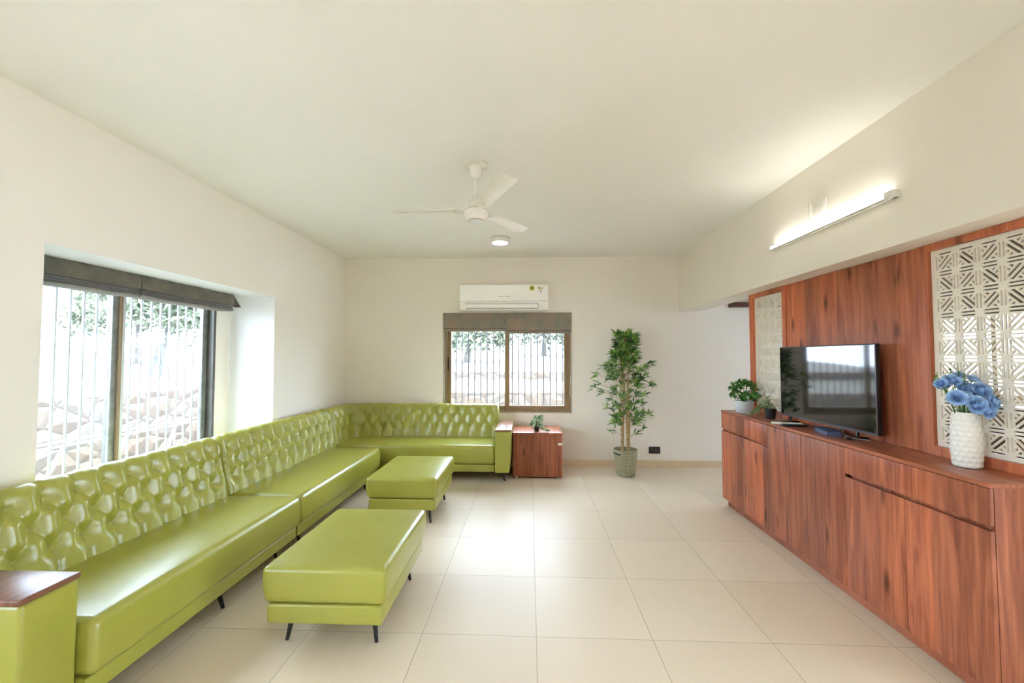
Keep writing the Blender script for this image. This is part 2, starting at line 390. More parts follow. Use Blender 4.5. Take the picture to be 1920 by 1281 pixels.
# left wall: 20 cm inner leaf with the big opening, outer leaf with the smaller one
W1 = dict(y0=2.095, y1=4.115, z0=0.50, z1=2.07)
XW = -3.03
b = MB(); XO = XL - 0.6
b.box(XW, XL, YR, -1.1, 0, ZC); b.box(XW, XL, .75, W1['y0'], 0, ZC); b.box(XW, XL, -1.1, .75, 0, .5); b.box(XW, XL, -1.1, .75, 2.2, ZC); b.box(XW, XL, W1['y1'], YB + .25, 0, ZC)
b.box(XW, XL, W1['y0'], W1['y1'], 0, W1['z0']); b.box(XW, XL, W1['y0'], W1['y1'], W1['z1'], ZC)
b.box(XO, XW, YR, -1.1, 0, ZC); b.box(XO, XW, .75, 2.16, 0, ZC); b.box(XO, XW, -1.1, .75, 0, .5); b.box(XO, XW, -1.1, .75, 2.2, ZC); b.box(XO, XW, 3.915, YB + .25, 0, ZC); b.box(XO, XW, 2.16, 3.915, 0, 0.53); b.box(XO, XW, 2.16, 3.915, 2.05, ZC)
struct(b.build('wall_left', M['wall'], smooth=False))
# thin pale lining on the reveal
b = MB(); e = 0.003
b.box(XW, XL - 0.001, W1['y1'] - e, W1['y1'], W1['z0'], W1['z1']); b.box(XW, XL - 0.001, W1['y0'], W1['y1'], W1['z1'] - e, W1['z1'])
b.box(XW, XL - 0.001, W1['y0'], W1['y0'] + e, W1['z0'], W1['z1'])
struct(b.build('trim_1', M['reveal'], smooth=False))
W2 = dict(x0=-1.19, x1=0.573, z0=0.70, z1=2.07)
b = MB()
b.box(XL, W2['x0'], YB, YB + .25, 0, ZC); b.box(W2['x1'], XR, YB, YB + .25, 0, ZC)
b.box(W2['x0'], W2['x1'], YB, YB + .25, 0, W2['z0']); b.box(W2['x0'], W2['x1'], YB, YB + .25, W2['z1'], ZC)
struct(b.build('wall_back', M['wall'], smooth=False))
# beam over the wood panel
struct(box('wall_right', XB, XB + 0.28, YR, YB, 2.075, ZC, M['wall'], smooth=False))
# room beyond the panel: right wall with a wide window
b = MB(); b.box(XR, XR + .2, YR, -1.3, 0, ZC); b.box(XR, XR + .2, .9, 4.3, 0, ZC); b.box(XR, XR + .2, -1.3, .9, 0, .5); b.box(XR, XR + .2, -1.3, .9, 2.3, ZC); b.box(XR, XR + .2, 5.6, YB + .25, 0, ZC); b.box(XR, XR + .2, 4.3, 5.6, 0, 1.0); b.box(XR, XR + .2, 4.3, 5.6, 2.1, ZC)
struct(b.build('wall_far_right', M['wall'], smooth=False))
struct(box('wall_light_block', 2.36, XR, 1.55, 1.70, 0, ZC, M['wall'], smooth=False))  # unseen wall added to keep side daylight off the far back wall
struct(box('wall_rear', XO, XR + .2, YR - .2, YR, 0, ZC, M['wall'], smooth=False))
b = MB(); b.box(0.60, 2.9, YB - .012, YB, 0, 0.088); b.box(2.9, XR, YB - .012, YB, 0, 0.088); b.box(XL, -1.2, YB - .012, YB, 0, .088); b.box(-1.2, .6, YB - .012, YB, 0, .088)
struct(b.build('baseboard_back', M['skirt'], smooth=False))
struct(box('baseboard_left', XL, XL + .012, YR, YB - .012, 0, 0.088, M['skirt'], smooth=False))

# ------------------------------------------------------------------ window 2 (back wall)
w2 = thing('window_2', '', 'window', (-0.31, YB + .06, 0.70)); struct(w2); del w2['label']; del w2['category']
def frame_x(b, x0, x1, y0, y1, z0, z1, t, mi=0):      # rectangular frame in the x-z plane
    b.box(x0, x0 + t, y0, y1, z0, z1, mi); b.box(x1 - t, x1, y0, y1, z0, z1, mi); b.box(x0 + t, x1 - t, y0, y1, z0, z0 + t, mi); b.box(x0 + t, x1 - t, y0, y1, z1 - t, z1, mi)
b = MB(); frame_x(b, -1.165, 0.555, YB + .025, YB + .10, 0.715, 2.06, 0.028); b.build('window_frame', M['brownframe'], w2, angle=30)
b = MB(); b.box(-1.19, -1.165, YB + .012, YB + .05, .70, 2.07); b.box(.555, .573, YB + .012, YB + .05, .70, 2.07); b.box(-1.165, .555, YB + .012, YB + .05, .70, .716); b.box(-1.165, .555, YB + .012, YB + .05, 2.058, 2.07)
b.build('sealant_edge', M['sealg'], w2)
def sash_x(x0, x1, y, z0, z1, t, m, name='sash', par=None):
    q = MB(); q.rbox(x0, x0 + t, y, y + .028, z0, z1, .004, 2); q.rbox(x1 - t, x1, y, y + .028, z0, z1, .004, 2)
    q.rbox(x0 + t, x1 - t, y + .001, y + .027, z0, z0 + t, .004, 2); q.rbox(x0 + t, x1 - t, y + .001, y + .027, z1 - t, z1, .004, 2)
    s_ = q.build(name, m, par)
    g = MB().box(x0 + t - .005, x1 - t + .005, y + .012, y + .016, z0 + t - .005, z1 - t + .005).build('pane', M['glass'], s_, smooth=False)
    return s_
sl = sash_x(-1.140, -0.290, YB + .07, 0.742, 2.033, .054, M['brownframe'], 'sash', w2)
sr = sash_x(-0.335, 0.528, YB + .035, 0.742, 2.033, .058, M['brownframe'], 'sash', w2)
MB().rbox(-1.136, -1.118, YB + .058, YB + .071, 1.28, 1.46, .003, 2).build('sash_lock', M['black'], sl)
bar0 = None
for i in range(20):
    x = -1.13 + i * 0.0885
    if bar0 is None: bar0 = MB().tube([(x, YB + .2, .70), (x, YB + .2, 2.07)], .0075, 8).build('grille_bar', M['barg'], w2)
    else: c = bar0.copy(); COL.objects.link(c); c.parent = w2; c.location = (i * 0.0885, 0, 0)

# ------------------------------------------------------------------ window 1 (left wall)
w1 = thing('window_1', '', 'window', (XW - .04, 3.03, .70)); struct(w1); del w1['label']; del w1['category']
def frame_y(b, y0, y1, x0, x1, z0, z1, t):
    b.box(x0, x1, y0, y0 + t, z0, z1); b.box(x0, x1, y1 - t, y1, z0, z1); b.box(x0, x1, y0 + t, y1 - t, z0, z0 + t); b.box(x0, x1, y0 + t, y1 - t, z1 - t, z1)
b = MB(); frame_y(b, 2.16, 3.915, XW - .10, XW + .012, .53, 2.05, .030); b.build('window_frame', M['darkframe'], w1)
def sash_y(y0, y1, x, z0, z1, t):
    q = MB(); q.rbox(x, x + .026, y0, y0 + t, z0, z1, .004, 2); q.rbox(x, x + .026, y1 - t, y1, z0, z1, .004, 2)
    q.rbox(x + .001, x + .025, y0 + t, y1 - t, z0, z0 + t, .004, 2); q.rbox(x + .001, x + .025, y0 + t, y1 - t, z1 - t, z1, .004, 2)
    s_ = q.build('sash', M['sashg'], w1)
    MB().box(x + .011, x + .015, y0 + t - .005, y1 - t + .005, z0 + t - .005, z1 - t + .005).build('pane', M['glass'], s_, smooth=False)
    return s_
M['sashg'] = plain('weathered_aluminium', (0.24, 0.25, 0.24), 0.4, metal=0.2, noise=0.25, nscale=12)
sash_y(2.19, 2.985, XW - .035, .56, 2.02, .055); sash_y(2.945, 3.885, XW - .075, .56, 2.02, .055)
b = MB(); b.box(XW - .008, XW + .014, 2.968, 2.985, .56, 2.02); b.build('interlock_strip', M['brownframe'], w1)
b = MB(); b.box(XW - .008, XW + .004, 2.990, 3.016, .56, 2.02); b.build('interlock_strip', M['pot'], w1)
bar0 = None
for i in range(20):
    y = 2.205 + i * 0.0885
    if bar0 is None: bar0 = MB().tube([(XW - .115, y, .53), (XW - .115, y, 2.05)], .0085, 10).build('grille_bar', M['bar'], w1)
    else: c = bar0.copy(); COL.objects.link(c); c.parent = w1; c.location = (0, i * 0.0885, 0)

# window 3 in the far right wall, window 4 in the left wall behind the camera
w3 = thing('window_3', '', 'window', (XR + .05, 4.0, 1.0)); struct(w3); del w3['label']; del w3['category']
b = MB(); frame_y(b, 4.3, 5.6, XR + .03, XR + .10, 1.0, 2.1, .05); b.box(XR + .03, XR + .10, 4.93, 4.98, 1.0, 2.1); b.build('window_frame', M['brownframe'], w3)
MB().box(XR + .06, XR + .064, 4.35, 5.55, 1.05, 2.05).build('pane', M['glass'], w3, smooth=False)
w4 = thing('window_4_added', '', 'window', (XW - .05, -.7, .5)); struct(w4); del w4['label']; del w4['category']  # unseen window, added to let more daylight in from the left
b = MB(); frame_y(b, -1.1, .75, XW - .10, XW, .5, 2.2, .05)
for i in (1, 2): yy = -1.1 + 1.85 * i / 3; b.box(XW - .10, XW, yy - .03, yy + .03, .55, 2.15)
b.build('window_frame', M['darkframe'], w4)
MB().box(XW - .06, XW - .056, -1.05, .70, .55, 2.15).build('pane', M['glass'], w4, smooth=False)

w5 = thing('window_5_added', '', 'window', (XR + .05, -.7, .5)); struct(w5); del w5['label']; del w5['category']  # added out of view to throw daylight across onto the left wall
b = MB(); frame_y(b, -1.3, .9, XR + .03, XR + .10, .5, 2.3, .05); b.box(XR + .03, XR + .10, -.23, -.17, .55, 2.25)
b.build('window_frame', M['brownframe'], w5)
MB().box(XR + .06, XR + .064, -1.25, .85, .55, 2.25).build('pane', M['glass'], w5, smooth=False)

# ------------------------------------------------------------------ roman blinds
def blind_profile(zt, zb, front, back, folds=3):
    """(depth, z) outline of a gathered roman blind; depth 0 is the wall side"""
    h = zt - zb; f = front
    p = [(back, zt), (f * .85, zt), (f * .97, zt - h * .12), (f, zt - h * .35), (f * 1.03, zt - h * .62)]
    z = zt - h * .66; 
    for k in range(folds):
        p += [(f * .80, z), (f * (1.06 - .04 * k), z - h * .05)]; z -= h * .10
    p += [(f * .82, zb), (back, zb)]
    return p
def blind_y(y0, y1, label, x_wall, zt, zb, bulge=0.0):
    t = thing('roman_blind', label, 'blind', (x_wall, (y0 + y1) / 2, zt), 'roman blinds of the large side window')
    n = 24; pr = blind_profile(zt, zb, 0.115, 0.0); vs = []; fs = []
    for i in range(n + 1):
        u = i / n; y = y0 + (y1 - y0) * u; sag = 0.010 * math.sin(PI * u) + 0.003 * math.sin(9 * u)
        for (d, z) in pr: vs.append((x_wall + d + .004 * math.sin(14 * u + z * 40), y, z - (sag if z < zt - .05 else 0)))
    m = len(pr)
    for i in range(n):
        for k in range(m): fs.append((i * m + k, i * m + (k + 1) % m, (i + 1) * m + (k + 1) % m, (i + 1) * m + k))
    fs.append(tuple(range(m))); fs.append(tuple(range(n * m + m - 1, n * m - 1, -1)))
    q = MB(); q.add(vs, fs); q.build('fabric', M['blind1'], t, angle=50)
    return t
t = blind_y(2.10, 2.955, 'dark olive roman blind gathered over the near half of the big side window', XW + .06, 2.066, 1.905)
t = blind_y(2.965, 3.93, 'dark olive roman blind with a loose end flap, far half of the side window', XW + .06, 2.066, 1.905)
b = MB(); b.add([(XW + .08, 3.93, 2.06), (XW + .17, 3.93, 2.05), (XW + .20, 3.985, 1.955), (XW + .16, 3.965, 1.95), (XW + .10, 3.94, 1.99)], [(0, 1, 2, 3, 4)])
b.add([(XW + .08, 3.935, 2.06), (XW + .17, 3.936, 2.05), (XW + .20, 3.990, 1.95), (XW + .16, 3.97, 1.945), (XW + .10, 3.945, 1.985)], [(0, 1, 2, 3, 4)])
b.build('loose_flap', M['blind1'], t, smooth=False)
pts = [(XW + .10, 3.985, 2.0), (XW + .10, 3.99, 1.7), (XW + .10, 3.988, 1.2), (XW + .10, 3.98, 1.14), (XW + .10, 3.972, 1.2), (XW + .10, 3.97, 1.9)]
MB().tube(pts, .0022, 6).build('pull_cord', M['cord'], t)
def blind_x(x0, x1, label, zb, yw=YB + .03):
    t = thing('roman_blind', label, 'blind', ((x0 + x1) / 2, yw, 2.066), 'roman blinds of the back window')
    zt = 2.066; h = zt - zb; fold = zb + .038
    pr = [(0, zt), (-.050, zt), (-.056, zt - .01), (-.058, fold + .05), (-.062, fold + .006), (-.040, fold), (-.057, fold - .006), (-.055, zb), (-.01, zb), (0, zb + .01)]
    n = 16; vs = []; fs = []
    for i in range(n + 1):
        u = i / n; x = x0 + (x1 - x0) * u
        for (d, z) in pr: vs.append((x, yw + d + .0025 * math.sin(13 * u + z * 30), z - .004 * math.sin(PI * u) * (z < 1.9)))
    m = len(pr)
    for i in range(n):
        for k in range(m): fs.append((i * m + k, i * m + (k + 1) % m, (i + 1) * m + (k + 1) % m, (i + 1) * m + k))
    fs.append(tuple(range(m))); fs.append(tuple(range(n * m + m - 1, n * m - 1, -1)))
    q = MB(); q.add(vs, fs); q.build('fabric', M['blind2'], t, angle=50)
    return t
t = blind_x(-1.178, -0.325, 'taupe roman blind over the sofa half of the back window, hanging slightly higher', 1.815)
MB().tube([(-1.183, YB - .012, 2.03), (-1.185, YB - .012, 1.4), (-1.168, YB - .012, 1.0), (-1.160, YB - .012, .92), (-1.176, YB - .012, .90)], .003, 6).build('pull_cord', M['cord'], t)
t = blind_x(-0.318, 0.558, 'lower-hanging taupe roman blind over the back window half nearer the bamboo', 1.785)
MB().tube([(.565, YB - .016, 2.03), (.567, YB - .016, 1.5), (.545, YB - .016, 1.1), (.538, YB - .016, .98), (.552, YB - .016, .92), (.572, YB - .016, .93)], .003, 6).build('pull_cord', M['cord'], t)
MB().tube([(.558, YB - .014, 2.03), (.556, YB - .014, 1.4), (.552, YB - .014, .95)], .0022, 6).build('pull_cord', M['cord'], t)

# ------------------------------------------------------------------ sofa
def seg_dist(P, A, B):
    AB = B - A; t = np.clip(((P - A) @ AB) / (AB @ AB), 0, 1)[:, None]
    return np.linalg.norm(P - (A + t * AB), axis=1)
def resample(pl, n):
    pl = np.array(pl, float)
    # Catmull-Rom then equal arc length
    ext = np.vstack([2 * pl[0] - pl[1], pl, 2 * pl[-1] - pl[-2]]); out = []
    for i in range(1, len(ext) - 2):
        for t in np.linspace(0, 1, 12, endpoint=False):
            p0, p1, p2, p3 = ext[i - 1], ext[i], ext[i + 1], ext[i + 2]
            out.append(.5 * ((2 * p1) + (-p0 + p2) * t + (2 * p0 - 5 * p1 + 4 * p2 - p3) * t * t + (-p0 + 3 * p1 - 3 * p2 + p3) * t ** 3))
    out.append(ext[-2]); out = np.array(out)
    s = np.r_[0, np.cumsum(np.linalg.norm(np.diff(out, axis=0), axis=1))]
    u = np.linspace(0, s[-1], n); return np.c_[np.interp(u, s, out[:, 0]), np.interp(u, s, out[:, 1])], u
# profile (offset behind the front line, height)
PROF = [(-.005, .385), (.004, .44), (.018, .52), (.036, .62), (.056, .72), (.075, .785), (.105, .825), (.145, .838), (.190, .832), (.228, .805), (.243, .76), (.247, .66), (.247, .42), (.247, .14)]
BT_Z = (.545, .66, .775)
def tufted(path, nrm, length, name, parent, s_btn, pitch, off_mid, res=0.0075, amp=0.046):
    """path(s)->(x,y) front line, nrm(s)->(nx,ny) pointing away from the room"""
    ns = int(length / res); s_arr = np.linspace(0, length, ns + 1)
    nt_ = 118; pr, tt = resample(PROF, nt_)
    dpr = np.gradient(pr, axis=0); tl = np.linalg.norm(dpr, axis=1); nr = np.c_[-dpr[:, 1], dpr[:, 0]] / tl[:, None]   # room side normal
    # orient: at the front the normal must point to negative offset
    if nr[5, 0] > 0: nr = -nr
    tb = [np.interp(z, pr[:60, 1][:np.argmax(pr[:, 1])] if False else pr[:np.argmax(pr[:, 1]), 1], tt[:np.argmax(pr[:, 1])]) for z in BT_Z]
    tlow, tmid, ttop = tb; tend = ttop + 0.165; tbot = 0.0
    Sg, Tg = np.meshgrid(s_arr, tt, indexing='ij'); P = np.c_[Sg.ravel(), Tg.ravel()]
    k0 = int(math.floor((0 - s_btn) / pitch)) - 1; k1 = int(math.ceil((length - s_btn) / pitch)) + 1
    segs = []; btn = []
    for k in range(k0, k1 + 1):
        a = s_btn + k * pitch; m_ = a + off_mid
        for (q, r_) in (((a, ttop), (m_, tmid)), ((m_, tmid), (a + pitch, ttop)), ((a, tlow), (m_, tmid)), ((m_, tmid), (a + pitch, tlow)), ((a, ttop), (a, tend)), ((a, tbot - .02), (a, tlow))):
            segs.append((np.array(q), np.array(r_)))
        for (s_, t_) in ((a, ttop), (m_, tmid), (a, tlow)):
            if .05 < s_ < length - .05: btn.append((s_, t_))
    D = np.full(len(P), 9.0)
    for (q, r_) in segs:
        lo_, hi_ = min(q[0], r_[0]) - .12, max(q[0], r_[0]) + .12
        msk = (P[:, 0] > lo_) & (P[:, 0] < hi_)
        if msk.any(): D[msk] = np.minimum(D[msk], seg_dist(P[msk], q, r_))
    B = np.full(len(P), 9.0)
    for q in btn:
        msk = np.abs(P[:, 0] - q[0]) < .15
        B[msk] = np.minimum(B[msk], np.linalg.norm(P[msk] - np.array(q), axis=1))
    R_ = pitch * 0.36
    h = np.sqrt(np.clip(1 - (1 - np.clip(D / R_, 0, 1)) ** 2, 0, 1))
    soft = np.clip(B / (pitch * .55), 0, 1) ; soft = soft * soft * (3 - 2 * soft)
    base = .45 + .55 * soft                      # pleats are deepest at the buttons
    h = h * .62 * base + .38 * soft
    h -= .34 * np.exp(-(B / .013) ** 2)
    fade = np.clip((tend + .01 - P[:, 1]) / .10, 0, 1); fade = fade * fade * (3 - 2 * fade)
    disp = (amp * (h - .45)) * fade
    # shrink toward rounded ends
    r = .045; e = np.minimum(P[:, 0], length - P[:, 0]); ee = np.clip(e / r, 0, 1); shrink = -r * .8 * (1 - np.sqrt(1 - (1 - ee) ** 2))
    disp = disp * np.clip(e / .05, 0, 1) ** .5 + shrink * np.clip((P[:, 1] - 0) / .05, .3, 1)
    disp = disp.reshape(Sg.shape)
    vs = np.zeros(Sg.shape + (3,))
    for i, s_ in enumerate(s_arr):
        px, py = path(s_); nx, ny = nrm(s_)
        off = pr[:, 0] + nr[:, 0] * disp[i]; z = pr[:, 1] + nr[:, 1] * disp[i]
        z[-1] = pr[-1, 1]
        vs[i, :, 0] = px + nx * off; vs[i, :, 1] = py + ny * off; vs[i, :, 2] = z
    n1, n2 = Sg.shape; V = vs.reshape(-1, 3).tolist(); Fc = []
    for i in range(n1 - 1):
        for j in range(n2 - 1): a = i * n2 + j; Fc.append((a, a + 1, a + n2 + 1, a + n2))
    # end caps and underside
    for i in (0, n1 - 1):
        cx = vs[i].mean(axis=0); V.append(cx.tolist()); c = len(V) - 1
        for j in range(n2): a = i * n2 + j; b_ = i * n2 + (j + 1) % n2; Fc.append((c, a, b_) if i == 0 else (c, b_, a))
    for i in range(n1 - 1): Fc.append((i * n2, (i + 1) * n2, (i + 1) * n2 + n2 - 1, i * n2 + n2 - 1))
    q = MB(); q.v = [tuple(p) for p in V]; q.f = Fc; q.m = [0] * len(Fc)
    back = q.build(name, M['leather'], parent, angle=75, fix=True)
    # buttons
    first = None
    for (s_, t_) in btn:
        i = int(round(s_ / length * ns)); j = int(np.argmin(np.abs(tt - t_))); p = Vector(vs[i, j])
        px, py = nrm(s_); nn = Vector((px * nr[j, 0], py * nr[j, 0], nr[j, 1])).normalized()
        p = p + nn * .001
        if first is None:
            g = MB(); g.lathe((0, 0, 0), [(.0, -.004), (.008, -.003), (.0095, 0), (.008, .003), (.0, .0045)], 12)
            first = g.build('tufting_button', M['leather'], back); first.data.transform(Matrix.Translation(wloc(back)))
            first.rotation_mode = 'QUATERNION'; c = first
        else:
            c = first.copy(); COL.objects.link(c); c.parent = back
        c.location = p - wloc(back); c.rotation_quaternion = nn.to_track_quat('Z', 'Y')
    return back
def leg(parent, x, y, dx, dy, ztop, name='leg'):
    MB().tube([(x, y, ztop), (x + dx, y + dy, .001)], [.016, .009], 14).build(name, M['black'], parent)
def cushion(parent, x0, x1, y0, y1, z0, z1, r=.035, crown=.010, name='seat_cushion', taper=0.0, sub=10):
    cx, cy = (x0 + x1) / 2, (y0 + y1) / 2; hx, hy = abs(x1 - x0) / 2, abs(y1 - y0) / 2
    def fn(p):
        u, w = (p[0] - cx) / hx, (p[1] - cy) / hy; t = (p[2] - z0) / (z1 - z0)
        q = p.copy()
        q[2] += crown * max(0, 1 - u ** 4) * max(0, 1 - w ** 4) * (t > .6)
        k = 1 + (.007 * math.sin(PI * min(1, max(0, t))) - taper * (1 - t)) / max(.1, hx); q[0] = cx + (q[0] - cx) * k
        k = 1 + (.006 * math.sin(PI * min(1, max(0, t))) - taper * (1 - t)) / max(.1, hy); q[1] = cy + (q[1] - cy) * k
        return q
    return MB().rbox(x0, x1, y0, y1, z0, z1, r, 5, sub, fn).build(name, M['leather'], parent, angle=60)
SG = 'modules of the tufted green corner sofa'
# near module
A = thing('sofa', 'long green leather sofa module nearest the camera, with a wood-topped arm', 'sofa', (-2.1, 2.25, 0), SG)
tufted(lambda s: (-2.275, 1.42 + s), lambda s: (-1, 0), 1.70, 'backrest', A, 1.82 - 1.42 - 2 * .1465, .1465, .0733)
cushion(A, -2.30, -1.712, 1.62, 3.115, .200, .425)
MB().rbox(-2.30, -1.738, 1.62, 3.105, .118, .197, .008, 3).build('base_rail', M['leather'], A)
ar = MB().rbox(-2.50, -1.765, 1.415, 1.612, .118, .598, .018, 4, 2).build('armrest', M['leather'], A)
MB().rbox(-2.50, -1.755, 1.402, 1.606, .599, .621, .005, 2).build('arm_board', M['woodarm'], ar, label='dark brown wooden board on top of the arm')
for (x, y, dx, dy) in ((-1.80, 2.40, .012, .03), (-1.80, 1.52, .02, -.03), (-2.42, 1.50, -.02, -.03), (-2.42, 3.0, -.02, .03), (-1.86, 3.02, .01, .02)): leg(A, x, y, dx, dy, .12)
# middle module
Bm = thing('sofa', 'green leather armless sofa module in the middle, between the near module and the corner', 'sofa', (-2.1, 3.95, 0), SG)
tufted(lambda s: (-2.275, 3.125 + s), lambda s: (-1, 0), 1.765, 'backrest', Bm, 3.355 - 3.125 - .1535, .1535, .0767)
cushion(Bm, -2.30, -1.712, 3.127, 4.80, .200, .425)
MB().rbox(-2.30, -1.738, 3.13, 4.79, .118, .197, .008, 3).build('base_rail', M['leather'], Bm)
for (x, y, dx, dy) in ((-1.80, 3.25, .012, -.02), (-1.84, 4.62, .012, .02), (-2.42, 3.2, -.02, -.02), (-2.42, 4.75, -.02, .02)): leg(Bm, x, y, dx, dy, .12)
# corner module along the back wall
Cm = thing('sofa', 'green leather corner sofa module along the back wall, ending in a wood-topped arm', 'sofa', (-1.3, 5.2, 0), SG)
RC = .09; X0c, Y0c, X1c, Y1c = -2.275, 4.90, -.405, 5.425
La = (Y1c - RC) - Y0c; Lb = RC * PI / 2; Lc = X1c - (X0c + RC)
def cpath(s):
    if s < La: return (X0c, Y0c + s)
    if s < La + Lb: a = (s - La) / RC; return (X0c + RC - RC * math.cos(a), Y1c - RC + RC * math.sin(a))
    return (X0c + RC + (s - La - Lb), Y1c)
def cnrm(s):
    a = min(max((s - La) / RC, 0), PI / 2); return (-math.cos(a), math.sin(a))
tufted(cpath, cnrm, La + Lb + Lc, 'backrest', Cm, (La + Lb + Lc) - .085 - .1445 * 16, .1445, .0722, amp=.020)
cushion(Cm, -2.30, -.412, 4.900, 5.46, .212, .432, crown=.006)
MB().rbox(-2.30, -.412, 4.925, 5.46, .122, .209, .008, 3).build('base_rail', M['leather'], Cm)
def armf(p):
    t = (p[2] - .12) / .48; q = p.copy()
    if q[0] > -.3: q[0] -= .022 * (1 - t) ** 2
    return q
ar = MB().rbox(-.405, -.215, 4.885, 5.66, .122, .598, .016, 4, 6, armf).build('armrest', M['leather'], Cm)
MB().rbox(-.405, -.212, 4.880, 5.64, .599, .618, .005, 2).build('arm_board', M['woodarm'], ar, label='glossy dark wooden board on top of the arm')
for (x, y, dx, dy) in ((-.335, 4.98, .04, .03), (-.36, 5.50, .03, .03), (-1.3, 4.99, .0, .03), (-2.2, 5.0, -.02, .02)): leg(Cm, x, y, dx, dy, .125)

# ------------------------------------------------------------------ ottomans
def ottoman(x0, y0, label):
    t = thing('ottoman', label, 'ottoman', (x0 + .3, y0 + .41, 0), 'green leather ottomans')
    cushion(t, x0 - .012, x0 + .608, y0, y0 + .83, .238, .418, r=.026, crown=.006, taper=.008)
    MB().rbox(x0 + .008, x0 + .588, y0 + .012, y0 + .818, .138, .235, .014, 3).build('base_rail', M['leather'], t)
    for (u, w) in ((0, 0), (1, 0), (1, 1), (0, 1)):
        x = x0 + .085 + .425 * u; y = y0 + .13 + .56 * w; leg(t, x, y, -.022 + .044 * u, -.022 + .044 * w, .14)
    return t
ottoman(-1.318, 2.068, 'large green leather ottoman nearest the camera, in front of the long sofa')
ottoman(-1.405, 3.615, 'green leather ottoman farther back, near the corner of the sofa')

# ------------------------------------------------------------------ side table
st = thing('side_table', 'square red-brown wooden side table beside the sofa under the back window', 'side table', (.09, 5.40, 0))
MB().box(-.203, .39, 5.135, 5.66, .018, .527).build('body', M['wood'], st)
MB().rbox(-.208, .395, 5.118, 5.68, .528, .546, .002, 2).build('top', M['woody'], st)
dr = MB().rbox(-.203, .39, 5.117, 5.134, .020, .526, .002, 2).build('door', M['wood'], st)
MB().rbox(.338, .392, 5.108, 5.117, .400, .425, .003, 2).build('latch', M['white'], dr, label='small white plastic latch')
for (x, y) in ((-.16, 5.15), (.345, 5.15), (-.16, 5.62), (.345, 5.62)): MB().lathe((x, y, 0), [(.016, .001), (.018, .012), (.018, .0178)], 16).build('foot', M['white'], st)

# ------------------------------------------------------------------ TV cabinet
XC = 1.91; ZT = .935; CY0, CY1 = 1.85, 4.30
cb = thing('tv_cabinet', 'long low red-brown wooden cabinet running below the television', 'cabinet', (2.1, 3.08, 0))
b = MB(); b.box(XC + .019, 2.33, CY0, CY0 + .018, .070, .914); b.box(XC + .019, 2.33, CY1 - .018, CY1, .07, .914)
b.box(XC + .030, 2.33, CY0 + .018, CY1 - .018, .07, .09); b.box(2.315, 2.33, CY0 + .018, CY1 - .018, .09, .914)
b.box(XC + .045, 2.30, CY0 + .018, CY1 - .018, .735, .75)
for y in (2.66, 3.49): b.box(XC + .030, 2.315, y - .009, y + .009, .09, .914)
b.box(XC + .03, XC + .045, CY0 + .018, CY1 - .018, .725, .765)
b.build('carcass', M['wood'], cb)
MB().rbox(XC - .002, 2.165, CY0 - .006, CY1, .915, ZT, .002, 2).build('countertop', M['woody'], cb)
MB().box(2.165, 2.33, CY0, CY1, .915, ZT).build('countertop_back', M['woody'], cb)
MB().box(XC + .045, 2.30, CY0 + .02, CY1 - .02, 0.001, .07).build('plinth', M['woody'], cb)
fr = lambda nm, y0, y1, z0, z1: MB().rbox(XC, XC + .018, y0 + .0015, y1 - .0015, z0, z1, .0018, 2).build(nm, M['wood'], cb)
fr('drawer_front', CY0, 2.66, .757, .912); fr('drawer_front', 3.49, CY1, .757, .912)
for (y0, y1) in ((CY0, 2.255), (2.255, 2.66), (3.49, 3.895), (3.895, CY1)): fr('door', y0, y1, .075, .736)
for (y0, y1) in ((2.66, 3.075), (3.075, 3.49)): fr('door', y0, y1, .075, .912)
b = MB(); b.rbox(XC - .0015, XC + .020, CY1 - .002, CY1 + .002, .745, .752, .001, 1); b.build('edge_clip', M['white'], cb)

# ------------------------------------------------------------------ wall panel with lattice screens
XPn = 2.17; PZ0, PZ1 = ZT, 2.075; PY0, PY1 = 1.85, 4.235
pn = thing('wall_panel', 'tall red-brown wooden panel with two carved cream screens behind the television', 'wall panel', (XPn + .03, 3.04, ZT))
MB().rbox(XPn + .008, XPn + .05, 2.435, 3.645, PZ0 + .001, PZ1 - .002, .002, 2).build('centre_board', M['woodp'], pn)
def panel_frame(y0, y1, ho0, ho1, hz0, hz1):
    q = MB(); X0, X1 = XPn, XPn + .055
    q.box(X0, X1, y0, ho0, PZ0 + .001, PZ1 - .002); q.box(X0, X1, ho1, y1, PZ0 + .001, PZ1 - .002)
    q.box(X0, X1, ho0, ho1, PZ0 + .001, hz0); q.box(X0, X1, ho0, ho1, hz1, PZ1 - .002)
    return q.build('panel_frame', M['woodp'], pn, smooth=False)
pf1 = panel_frame(3.648, PY1, 3.698, 4.168, .985, 2.030)
pf2 = panel_frame(PY0, 2.432, 1.895, 2.368, .985, 2.035)
